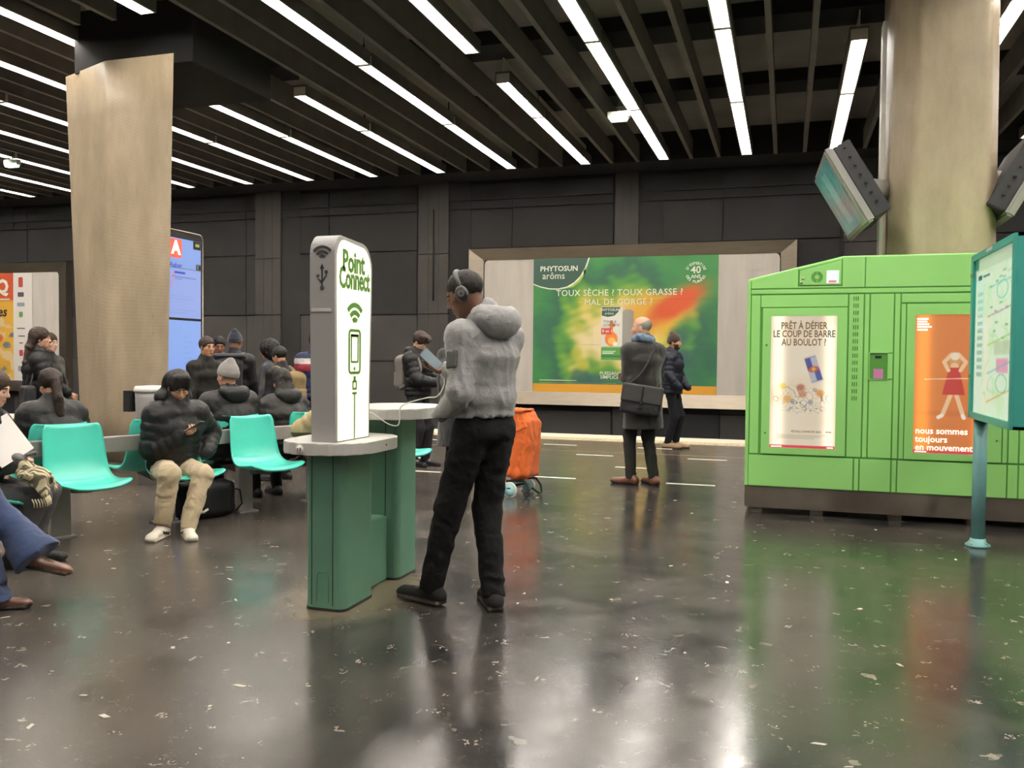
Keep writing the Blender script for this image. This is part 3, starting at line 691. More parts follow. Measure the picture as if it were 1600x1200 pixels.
for i, (w, z) in enumerate(((.085, 1.705), (.075, 1.683), (.09, 1.661), (.11, 1.639), (.08, 1.615))): MB().box((1.03, yy-.001, z-.007), (1.03+w, yy+.001, z+.007)).build('print_bar', M_lit, kx)
for x in (-.12, 1.03): MB().box((x, yy-.001, .597), (x+.09, yy+.001, .606)).build('print_bar', M_lit, kx)
for x in (.34, 1.51): MB().box((x, yy-.001, .597), (x+.05, yy+.001, .606)).build('print_bar', M_lit, kx)
# vent slots: fifteen rows of three
vm = None
for i in range(15):
    for j in range(3):
        z = 1.88-i*.0605; x = .535+j*.0165
        if vm is None: vm = MB().prism(rrect(-.0035, .0035, -.018, .018, .0034, 2), -.0125, -.0075, 'y').build('vent_slot', M_vent, kx, world=False)
        else: q = vm; vm = q.copy(); link(vm, kx)
        vm.location = Vector((x-1.4, KY-KY-.45, z))
# card slot recess
rc = MB(); rc.mat(0).box((.668, KY-.005, 1.2), (.808, KY+.001, 1.42)).build('recess', M_gd, kx)
b = MB(); b.box((.662, KY-.016, 1.195), (.668, KY, 1.425)); b.box((.808, KY-.016, 1.195), (.814, KY, 1.425)); b.box((.662, KY-.016, 1.195), (.814, KY, 1.2)); b.box((.662, KY-.016, 1.42), (.814, KY, 1.426)); b.build('recess_frame', M_green, kx)
MB().box((.71, KY-.01, 1.375), (.76, KY-.003, 1.395)).build('card_slot', M_black, kx)
MB().box((.70, KY-.008, 1.205), (.775, KY-.004, 1.285)).build('pink_sticker', mat('pink_sticker', '#cf7fb0', .6), kx)

# ------------------------------------------------------------------ charging post "Point Connect"
M_kgreen = mat('sage_green_metal', '#5f8a73', .45, var=.07, vscale=4, bump=.03, bscale=120)
M_top = mat('worktop_white', '#cfccc4', .35, var=.04, vscale=9)
M_tgrey = mat('totem_grey', '#a9a7a4', .45)
ck = thing('charging_station', 'green and white charging station with an illuminated totem', 'charger', (-2.31, 4.3, 0))
def post(x0, x1, y0, y1, z1):
    MB().prism(rrect(x0, x1, y0, y1, .045, 4), .004, z1, 'z').build('post', M_kgreen, ck)
    for x in (x0+.045, x0+.17): MB().box((x-.0016, y0-.0022, .03), (x+.0016, y0+.001, z1-.01)).build('seam', M_black, ck)
    b = MB(); b.tube([(x0+.075, y0-.001, .05), (x0+.075, y0-.001, .19), (x0+.09, y0-.001, .21), (x0+.13, y0-.001, .21), (x0+.145, y0-.001, .19), (x0+.145, y0-.001, .05)], .002, 5).build('access_flap', M_kgreen, ck)
    MB().prism(rrect(x0-.004, x1+.004, y0-.004, y1+.004, .047, 4), 0, .014, 'z').build('base_grime', mat('grime', '#2b2a22', .9), ck)
post(-2.435, -2.20, 4.07, 4.42, .845); post(-2.47, -2.215, 4.77, 5.06, .98)
pts = [(4.40, 0), (4.80, 0), (4.80, .33)]+[(4.72-.04*math.cos(a)-.0, .33+.06*math.sin(a)) for a in ()]+[(4.76, .37), (4.6, .40), (4.40, .42)]
MB().prism([(4.40, .002), (4.79, .002), (4.79, .36), (4.77, .385), (4.73, .40), (4.40, .40)], -2.42, -2.285, 'x', .012).build('link_box', M_kgreen, ck)
for (cx, cy, a, bb_, z) in ((-2.31, 4.25, .255, .345, .905), (-2.32, 4.93, .29, .37, 1.045)):
    MB().prism(rrect(cx-a, cx+a, cy-bb_, cy+bb_, a*.92, 9), z-.062, z, 'z', .006).build('worktop', M_top, ck)
# totem body and lit faces, silhouette in the (y, z) plane
def tot(off):
    y0, y1, z0, z1 = 3.985+off, 4.365-off, .905+(.006 if off else 0), 1.985-off
    L_ = [(y0, z0), (y0-.006, z0+.35), (y0-.016, z0+.75), (y0-.016, z1-.12)]
    Rr = [(y1, z0), (y1+.006, z0+.35), (y1+.022, z0+.75), (y1+.024, z1-.15)]
    top = []
    for k in range(9):
        a = PI-PI/2*k/8; top.append((y0-.016+.075+.075*math.cos(a), z1-.12+.11*math.sin(a)))
    for k in range(9):
        a = PI/2-PI/2*k/8; top.append((y1+.024-.11+.11*math.cos(a), z1-.15+.125*math.sin(a)))
    return L_+top+Rr[::-1]
MB().prism(tot(0), -2.346, -2.204, 'x', .006).build('totem', M_tgrey, ck)
M_glow = mat('totem_glow', (.93, .90, .70), .35, emit=.85)
MB().prism(tot(.022), -2.206, -2.200, 'x').build('lit_face', M_glow, ck)['label'] = 'glowing cream face of the totem'
M_tg = mat('green_film', '#5f8f3c', .5); M_dark = mat('dark_grey_film', '#3c3b3a', .5)
XF = -2.1985
text('totem_text', 'Point', (XF, 4.165, 1.842), .158, M_tg, ck, rot=ROT_PX, sx=.78, bold=.0042, spacing=.95)
text('totem_text', 'Connect', (XF, 4.178, 1.755), .158, M_tg, ck, rot=ROT_PX, sx=.645, bold=.0042, spacing=.95)
def arcs(P, c, radii, w, a, n=14):
    b = MB()
    for r in radii:
        o = [(c[0]+(r+w/2)*math.sin(t), c[1]+(r+w/2)*math.cos(t)) for t in np.linspace(-a, a, n)]; i_ = [(c[0]+(r-w/2)*math.sin(t), c[1]+(r-w/2)*math.cos(t)) for t in np.linspace(a, -a, n)]
        b.prism(o+i_, *P)
    return b
arcs((XF-.001, XF+.001, 'x'), (4.18, 1.515), (.03, .068, .108), .026, .80).build('wifi_symbol', M_tg, ck)
def ring_rect(b, x0, x1, z0, z1, r, w, P):
    o = rrect(x0, x1, z0, z1, r, 4); i_ = rrect(x0+w, x1-w, z0+w, z1-w, max(.004, r-w), 4); n = len(o)
    for k in range(n): b.prism([o[k], o[(k+1) % n], i_[(k+1) % n], i_[k]], *P)
PX = (XF-.001, XF+.001, 'x'); b = MB(); ring_rect(b, 4.11, 4.247, 1.255, 1.495, .027, .015, PX); ring_rect(b, 4.136, 4.222, 1.315, 1.468, .010, .011, PX)
b.box((XF-.001, 4.135, 1.452), (XF+.001, 4.222, 1.468)); b.lathe([(0, -.001), (.010, -.001), (.010, .001), (0, .001)], (XF, 4.178, 1.285), 14, 'x'); b.build('phone_symbol', M_tg, ck)
b = MB(); ring_rect(b, 4.155, 4.203, 1.172, 1.222, .005, .011, PX); b.box((XF-.001, 4.168, 1.222), (XF+.001, 4.190, 1.245)); b.box((XF-.001, 4.155, 1.148), (XF+.001, 4.203, 1.160)); b.box((XF-.001, 4.174, .912), (XF+.001, 4.184, 1.148)); b.build('plug_symbol', M_tg, ck)
YF = 3.967; PY = (YF-.001, YF+.002, 'y')
arcs(PY, (-2.275, 1.845), (.018, .040, .064), .014, .86).build('wifi_symbol', M_dark, ck)
b = MB(); b.box((-2.279, YF-.001, 1.70), (-2.271, YF+.002, 1.80)); b.prism([(-2.288, 1.797), (-2.262, 1.797), (-2.275, 1.822)], *PY)
b.lathe([(0, -.001), (.0115, -.001), (.0115, .002), (0, .002)], (-2.275, YF, 1.70), 14, 'y'); b.prism([(-2.279, 1.722), (-2.302, 1.748), (-2.302, 1.757), (-2.296, 1.757), (-2.296, 1.751), (-2.273, 1.728)], *PY); b.lathe([(0, -.001), (.0085, -.001), (.0085, .002), (0, .002)], (-2.299, YF, 1.762), 12, 'y')
b.prism([(-2.277, 1.736), (-2.254, 1.762), (-2.254, 1.772), (-2.248, 1.772), (-2.248, 1.758), (-2.271, 1.73)], *PY); b.box((-2.259, YF-.001, 1.772), (-2.243, YF+.002, 1.788)); b.build('usb_symbol', M_dark, ck)
MB().box((-2.335, 3.966, 1.578), (-2.222, 3.976, 1.596)).build('label_strip', M_white, ck)
for (x, y, z, ax) in ((-2.18, 3.925, .873, -.55),):
    MB().lathe([(0, -.004), (.022, -.004), (.022, .003), (0, .003)], (-2.365, 3.905, .873), 18, 'y').build('socket', M_white, ck)
    MB().box((-2.375, 3.899, .866), (-2.371, 3.903, .880)).box((-2.362, 3.899, .864), (-2.357, 3.903, .882)).build('socket_hole', M_black, ck)
MB().lathe([(0, -.004), (.020, -.004), (.020, .003), (0, .003)], (-2.0585, 4.27, .875), 16, 'x').build('socket', M_top, ck); MB().box((-2.0545, 4.265, .870), (-2.0535, 4.275, .880)).build('socket_hole', M_black, ck)
for y in (4.93,): MB().lathe([(0, -.004), (.021, -.004), (.021, .003), (0, .003)], (-2.0285, y-.04, 1.012), 16, 'x').build('socket', M_white, ck)
MB().lathe([(0, -.004), (.021, -.004), (.021, .003), (0, .003)], (-2.33, 4.559, 1.012), 16, 'y').build('socket', M_white, ck)

# ------------------------------------------------------------------ map case on its post
M_teal = mat('teal_enamel', '#3f9f92', .4, var=.05); M_tpost = mat('teal_post', '#6fa3a0', .4, var=.1, vscale=7)
mp_ = thing('map_case', 'teal framed station map case on a round post, seen edge on', 'sign', (1.35, 7.1, 0))
MB().smooth().lathe([(.0, .012), (.047, .012), (.047, .95), (0, .95)], (1.36, 7.09, 0), 20).build('post', M_tpost, mp_)
MB().lathe([(0, 0), (.085, 0), (.085, .014), (.06, .03), (.05, .06), (0, .06)], (1.36, 7.09, 0), 20).build('foot_plate', M_tpost, mp_)
for a in range(4): MB().lathe([(0, .012), (.011, .012), (.011, .028), (0, .028)], (1.36+.068*math.cos(a*1.57+.8), 7.09+.068*math.sin(a*1.57+.8), 0), 6).build('bolt', M_steel, mp_)
x0, x1, ya, yb, za, zb = 1.28, 1.43, 5.87, 7.14, .945, 2.125
b = MB(); b.box((x0+.02, ya, za), (x1, ya+.02, zb)); b.box((x0+.02, yb-.02, za), (x1, yb, zb)); b.box((x0+.02, ya, za), (x1, yb, za+.02)); b.box((x0+.02, ya, zb-.02), (x1, yb, zb)); b.box((x1-.015, ya, za), (x1, yb, zb)); b.build('case', M_teal, mp_)
b = MB(); w = .045
b.box((x0, ya, za), (x0+.022, ya+w, zb), .004); b.box((x0, yb-w-.02, za), (x0+.022, yb, zb), .004); b.box((x0, ya+w, za), (x0+.022, yb-w, za+w)); b.box((x0, ya+w, zb-w), (x0+.022, yb-w, zb)); dr = b.build('door', M_teal, mp_)
for z in (1.25, 1.98): MB().box((x0-.006, yb-.075, z-.012), (x0+.004, yb-.02, z+.012)).build('hinge', M_steel, dr, world=False)
for o in dr.children: o.data.transform(origin(mp_).inverted())
MB().box((x0-.004, 6.45, zb-.03), (x0+.002, 6.62, zb-.008)).build('tape', M_white, mp_)
def art_map(u, v):
    # u runs from the far end to the near end
    img = np.broadcast_to(hx('#d9e2d3'), u.shape+(3,)).copy(); P = np.stack([u*4, v*4], -1)
    img = over(img, (np.abs(sines(P, .8, 21)) < .05)*.5, hx('#a9bfa6')); img = over(img, (np.abs(sines(P, 1.6, 22)) < .07)*.35, hx('#c8c49a')); img = over(img, (sines(P, .7, 23) > .55)*.35, hx('#b5d3a0'))
    img = over(img, rectm(u, v, 0, .06, 0, 1, .003), hx('#3fa79a')); img = over(img, rectm(u, v, 0, 1, .9, 1, .002), hx('#bfc9b6')); img = over(img, rectm(u, v, .02, .13, .915, .985, .004), hx('#2f7a6e'))
    img = over(img, rectm(u, v, .10, .30, 0, .88, .004), hx('#cfe0d6')); img = over(img, rectm(u, v, .12, .22, .845, .875, .004), hx('#22405a')); img = over(img, rectm(u, v, .25, .42, .855, .868, .004), hx('#3a5568'))
    for k in range(12): img = over(img, rectm(u, v, .12, .26, .25+k*.045, .275+k*.045, .004)*(.7 if k < 8 else .4), hx('#5c9a9c'))
    for k in range(26): img = over(img, rectm(u, v, .27, .29, .2+k*.024, .21+k*.024, .003)*.4, hx('#6c8f8c'))
    img = over(img, rectm(u, v, .62, .88, .28, .36, .01), hx('#d98fb5')); img = over(img, rectm(u, v, .55, .98, .38, .46, .01)*.35, hx('#8f8f7c'))
    for c in ((.72, .75), (.74, .22)): 
        q = np.hypot((u-c[0])/.12, (v-c[1])/.05); img = over(img, (np.abs(q-1) < .1)*.8, hx('#6fbcb4'))
    for k in range(14):
        a = rng.uniform(.42, .9), rng.uniform(.45, .85); img = over(img, rectm(u, v, a[0], a[0]+.07, a[1], a[1]+.012, .003)*.7, hx('#5f8f78'))
    for k in range(5): img = over(img, seg(u, v, (.4, .1+.17*k), (.98, .2+.15*k), .004, .004)*.6, hx(('#c98a3a', '#7c9fc0', '#8fb558', '#b06a9c', '#6fbcb4')[k]))
    return img
art('map_sheet', (1.300, yb-.02, za+.02), (0, -(yb-ya-.04), 0), (0, 0, zb-za-.04), 150, 140, art_map, art_mat('map_print', emit=.55, rough=.5), mp_)
for zt in (zb-.042,): MB().tube([(1.345, ya+.06, zt), (1.345, yb-.06, zt)], .011, 8).build('lamp_tube', mat('map_lamp', (1, .97, .9), .4, emit=9), mp_)
MB().box((1.335, ya+.04, za+.03), (1.342, yb-.05, za+.034)).build('shelf', M_teal, mp_)
gp = MB(); gp.bm.faces.new([gp.bm.verts.new((x0+.012, y_, z_)) for y_, z_ in ((ya+w-.01, za+w-.01), (yb-w, za+w-.01), (yb-w, zb-w+.01), (ya+w-.01, zb-w+.01))]); gp.build('glass_pane', glass_mat('clear_glass', (.93, .98, .95)), mp_)

# ------------------------------------------------------------------ hanging monitors on the pillar pipe
M_bez = mat('pale_grey_plastic', '#8d8a86', .5); M_body = mat('dark_grey_plastic', '#222124', .6)
def art_mon(u, v):
    img = np.broadcast_to(hx('#39707a'), u.shape+(3,)).copy(); P = np.stack([u*4, v*3], -1)
    img = over(img, np.clip(.5+sines(P, .5, 31), 0, 1)*.6, hx('#4d8f8c')); img = over(img, (sines(P, 1.6, 32) > .35)*.45, hx('#27506a')); img = over(img, rectm(u, v, .35, .6, .1, .9, .01)*.5, hx('#8fb5b0'))
    img = over(img, sstep(.75, 1, u)*.5, hx('#1e4a4a')); return img
def monitor(label, A0, A1, B0, B1, pipe, mirror=False):
    """A0,A1: top/bottom of the near end, B0,B1: of the far end (world)"""
    A0, A1, B0, B1 = map(Vector, (A0, A1, B0, B1))
    t = thing('hanging_monitor', label, 'monitor', tuple((A0+A1+B0+B1)/4))
    n = (A1-A0).cross(B0-A0).normalized()
    if (n.x > 0) == mirror: pass
    back = -n if ((n.x < 0) != mirror) else n       # pointing behind the screen
    def slab(nm, d0, d1, ins, m, bev):
        b = MB(); q = [A0, A1, B1, B0]; c = sum(q, Vector())/4
        q = [p+(c-p).normalized()*ins for p in q]
        f = [b.bm.verts.new(p+back*d0) for p in q]; g = [b.bm.verts.new(p+back*d1) for p in q]
        b.bm.faces.new(f); b.bm.faces.new(g[::-1])
        for i in range(4): b.bm.faces.new((f[i], f[(i+1) % 4], g[(i+1) % 4], g[i]))
        bmesh.ops.bevel(b.bm, geom=b.bm.edges[:], offset=bev, segments=2, affect='EDGES')
        b.build(nm, m, t)
    slab('bezel', 0, .085, 0, M_bez, .02); slab('casing', .085, .25, .04, M_body, .01)
    c = (A0+A1+B0+B1)/4; k = .86
    o, u_, v_ = c+(A1-c)*k-back*.002, (B1-A1)*k, (A0-A1)*k
    art('screen', o, u_, v_, 60, 40, art_mon, art_mat('monitor_glow', emit=.55, base=.03, rough=.15), t)
    MB().tube([tuple(c+back*.2), tuple(Vector(pipe))], .10, 20).build('pipe', M_bez, t)
    pd = (Vector(pipe)-c).normalized()
    MB().tube([tuple(Vector(pipe)-pd*.28), tuple(Vector(pipe)-pd*.2)], .112, 20).build('pipe_collar', M_bez, t)
    b = MB()
    for s in range(7):
        p = A0.lerp(A1, .1+.12*s)+back*.17; b.box(p+Vector((-.012, -.012, -.006)), p+Vector((.012, .02, .006)))
    b.build('vent_fin', M_black, t)
monitor('hanging information monitor tilted down on the left of the beige pillar', (.28, 8.5, 3.27), (.67, 8.5, 2.59), (.24, 9.72, 3.29), (.60, 9.82, 2.60), (.96, 9.5, 3.06))
monitor('hanging information monitor on the right side of the beige pillar, cut by the photo edge', (2.30, 8.9, 3.35), (1.93, 8.9, 2.66), (2.32, 10.1, 3.35), (1.95, 10.1, 2.66), (1.80, 9.5, 3.12), True)

# ------------------------------------------------------------------ tall twin screen behind the left pillar
ts = thing('information_screen', 'tall blue twin information screen behind the left pillar', 'screen', (-7.08, 8.95, 0))
MB().prism(rrect(8.62, 9.33, .05, 2.85, .07, 5), -7.10, -7.045, 'x', .008).build('casing', M_black, ts)
pr = rrect(8.62, 9.33, .05, 2.85, .07, 5); b = MB(); b.tube([(-7.05, p[0], p[1]) for p in pr]+[(-7.05, *pr[0])], .012, 6).build('frame', M_steel, ts)
def art_scr(u, v):
    img = np.broadcast_to(hx('#86a6ea'), u.shape+(3,)).copy(); img = over(img, sstep(.3, .9, v)*.3, hx('#a9c0f2')); img = over(img, rectm(u, v, .0, 1, .0, .63, .003)*.5, hx('#a9b2ea'))
    img = over(img, rectm(u, v, .78, 1.0, .89, 1, .003), hx('#14161c')); img = over(img, rectm(u, v, .84, .96, .93, .965, .004), hx('#b5b23a')); img = over(img, rectm(u, v, .86, 1, .62, .70, .003), hx('#22242c')); img = over(img, rectm(u, v, .90, .93, .64, .69, .004), hx('#b5b23a'))
    img = over(img, seg(u, v, (0, .625), (1, .625), .002, .003), hx('#7482b8')); img = over(img, rectm(u, v, .24, .54, .555, .585, .003), hx('#3a3fbf')); img = over(img, disk(u, v, (.21, .52), .045, .016, .3), hx('#e07272'))
    img = over(img, rectm(u, v, .24, .86, .505, .52, .003)*.7, hx('#5a62b0')); img = over(img, rectm(u, v, .26, .45, .48, .488, .003)*.7, hx('#5a62b0')); img = over(img, seg(u, v, (.21, .5), (.13, .38), .012, .01)*.6, hx('#d98fb0'))
    for k in range(9): img = over(img, rectm(u, v, .1, .6+.3*((k*7) % 4)/4, .06+k*.035, .066+k*.035, .003)*.22, hx('#6a74bc'))
    return img
def art_scr2(u, v):
    img = np.broadcast_to(hx('#86a9ef'), u.shape+(3,)).copy(); img = over(img, sstep(.3, .9, v)*.25, hx('#a3bdf3'))
    for k in range(9): img = over(img, rectm(u, v, .5, .62+.2*((k*5) % 3)/3, .45+k*.05, .458+k*.05, .003)*.25, hx('#5f6cba'))
    return img
M_s = art_mat('blue_screen_glow', emit=.95, base=.03, rough=.2)
art('upper_display', (-7.043, 8.64, 1.80), (0, .65, 0), (0, 0, .96), 60, 80, art_scr, M_s, ts); art('lower_display', (-7.043, 8.64, .45), (0, .65, 0), (0, 0, 1.32), 60, 80, art_scr2, M_s, ts)
M_redlit = mat('lit_red', (.85, .09, .05), .4, emit=.9); M_wlit = mat('lit_white', (1, 1, 1), .4, emit=.9)
MB().prism(rrect(8.70, 8.93, 2.52, 2.745, .03, 4), -7.043, -7.0405, 'x').build('red_badge', M_redlit, ts); text('badge_letter', 'A', (-7.0385, 8.82, 2.635), .22, M_wlit, ts, rot=ROT_PX, bold=.009)
text('screen_text', 'Auber', (-7.0395, 8.82, 2.43), .088, mat('blue_ink', '#4752b0', .6), ts, rot=ROT_PX, bold=.001, align='CENTER')
# waste bin between the pillar and the benches
wb = thing('waste_bin', 'pale grey waste bin with a white lid behind the man with the phone', 'bin', (-6.32, 7.55, 0))
MB().lathe([(0, .0), (.15, 0), (.17, .9), (.172, .96), (.0, .96)], (-6.32, 7.55, 0), 24).build('body', M_tgrey, wb); MB().lathe([(0, .96), (.185, .96), (.185, .985), (.17, 1.02), (0, 1.03)], (-6.32, 7.55, 0), 24).build('lid', M_white, wb)
MB().prism(rrect(-6.62, -6.51, 7.45, 7.56, .02, 2), .75, .97, 'z').build('clamp', M_black, wb); MB().tube([(-6.51, 7.5, .86), (-6.42, 7.52, .86)], .02, 8).build('clamp_arm', M_black, wb)

# ------------------------------------------------------------------ benches: turquoise shells on a steel beam
M_turq = mat('turquoise_plastic', '#4fc9b4', .22, var=.05, vscale=5, spec=.6)
M_beam = mat('grey_beam', '#8f8a84', .5, var=.12, vscale=6)
def catmull(P, n):
    P = [P[0]]+list(P)+[P[-1]]; out = []
    for i in range(1, len(P)-2):
        for k in range(n):
            t = k/n; p0, p1, p2, p3 = map(np.array, P[i-1:i+3])
            out.append(.5*((2*p1)+(-p0+p2)*t+(2*p0-5*p1+4*p2-p3)*t*t+(-p0+3*p1-3*p2+p3)*t**3))
    out.append(np.array(P[-2])); return np.array(out)
def seat_mesh():
    prof = catmull([(.000, .835), (.018, .74), (.040, .64), (.062, .55), (.095, .475), (.155, .432), (.24, .418), (.34, .428), (.43, .440), (.485, .425)], 5)
    n = len(prof); hw = np.interp(np.linspace(0, 1, n), [0, .06, .3, .55, .8, .94, 1], [.185, .212, .226, .240, .252, .245, .20])
    m = 17; V = []; nx = np.gradient(prof[:, 0]); nz = np.gradient(prof[:, 1]); l = np.hypot(nx, nz); N = np.stack([-nz/l, nx/l], 1)     # towards the sitter
    tt = np.linspace(0, 1, n)
    for side in (0, 1):
        for i in range(n):
            for j in range(m):
                s = -1+2*j/(m-1); dish = .030*s**4*(1-.4*tt[i]) - .012*(1-s*s)
                rib = .008*max(0, math.cos((tt[i]-.53)*2*PI*14))**3*math.exp(-((tt[i]-.53)/.09)**2) if abs(s) < .8 else 0
                d = dish+rib-(.016 if side else 0)
                edge = -.03*(abs(s) > .93)*(1 if side else 0)
                if i == 0: d -= .012
                if i == n-1: d -= .004
                top = .018*(1-s*s)*(tt[i] > .97)
                V.append((s*(hw[i]-(.006 if side else 0)), prof[i, 0]+N[i, 0]*d+top, prof[i, 1]+N[i, 1]*d))
    F_ = []; K = n*m
    for i in range(n-1):
        for j in range(m-1):
            a = i*m+j; F_.append((a, a+m, a+m+1, a+1)); F_.append((K+a, K+a+1, K+a+m+1, K+a+m))
    def strip(idx):
        for a, b in zip(idx, idx[1:]): F_.append((a, b, K+b, K+a))
    strip([j for j in range(m)]); strip([(n-1)*m+j for j in range(m-1, -1, -1)]); strip([i*m for i in range(n-1, -1, -1)]); strip([i*m+m-1 for i in range(n)])
    return np.array(V), np.array(F_)
SV, SF = seat_mesh()
seat_me = None
def bench(label, B, u, s_front, s_back, s_legs, s0, s1):
    u = Vector((*u, 0)).normalized(); nrm = Vector((u.y, -u.x, 0)); ang = math.atan2(nrm.y, nrm.x)-PI/2
    t = thing('bench', label, 'bench', (B[0], B[1], 0), ang)      # local y = towards the front seats, x = -u
    global seat_me
    MB().box((-s1, -.035, .60), (-s0, .035, .72), .008).build('beam', M_beam, t, world=False)
    for s in s_legs:
        b = MB(); b.prism([(-s-.075, .0), (-s+.075, .0), (-s+.06, .60), (-s-.06, .60)], -.03, .03, 'y', .006); b.build('leg', M_beam, t, world=False)
        MB().box((-s-.09, -.09, 0), (-s+.09, .09, .012)).build('foot_plate', M_beam, t, world=False)
    for lst, sg in ((s_front, 1), (s_back, -1)):
        for s in lst:
            if seat_me is None:
                o = mesh_np('seat', SV, SF, M_turq, t); seat_me = o.data
                bm_ = bmesh.new(); bm_.from_mesh(seat_me); bmesh.ops.recalc_face_normals(bm_, faces=bm_.faces); bm_.to_mesh(seat_me); bm_.free()
            else: o = bpy.data.objects.new('seat', seat_me); link(o, t)
            o.location = (-s, .055*sg, 0); o.rotation_euler = (0, 0, 0 if sg > 0 else PI)
            b = MB(); b.prism([(.03*sg, .60), (.03*sg, .66), (.05*sg, .66), (.115*sg, .40), (.38*sg, .385), (.38*sg, .365), (.10*sg, .33)], -s-.02, -s+.02, 'x')
            b.build('seat_bracket', mat('bracket_grey', '#5a5753', .5), t, world=False)
    return t
BU = (.405, .914); BB = Vector((-4.476, 6.454, 0)); BUv = Vector((*BU, 0)); BN = Vector((.914, -.405, 0))
bench1 = bench('long back to back bench of turquoise plastic seats on a grey beam', BB, BU, [.04+.74*k for k in (-2, -1, 0, 1, 2)], [.02+.74*k for k in (-2, -1, 0, 1, 2)], [-1.5, -.69, .02, .75, 1.5], -1.85, 1.9)
bench2 = bench('turquoise seat bench carrying the two seated women nearest the left edge', (-5.05, 4.1), (-.46, .89), [.0, -.80], [], [.4, -.4], -1.3, .5)
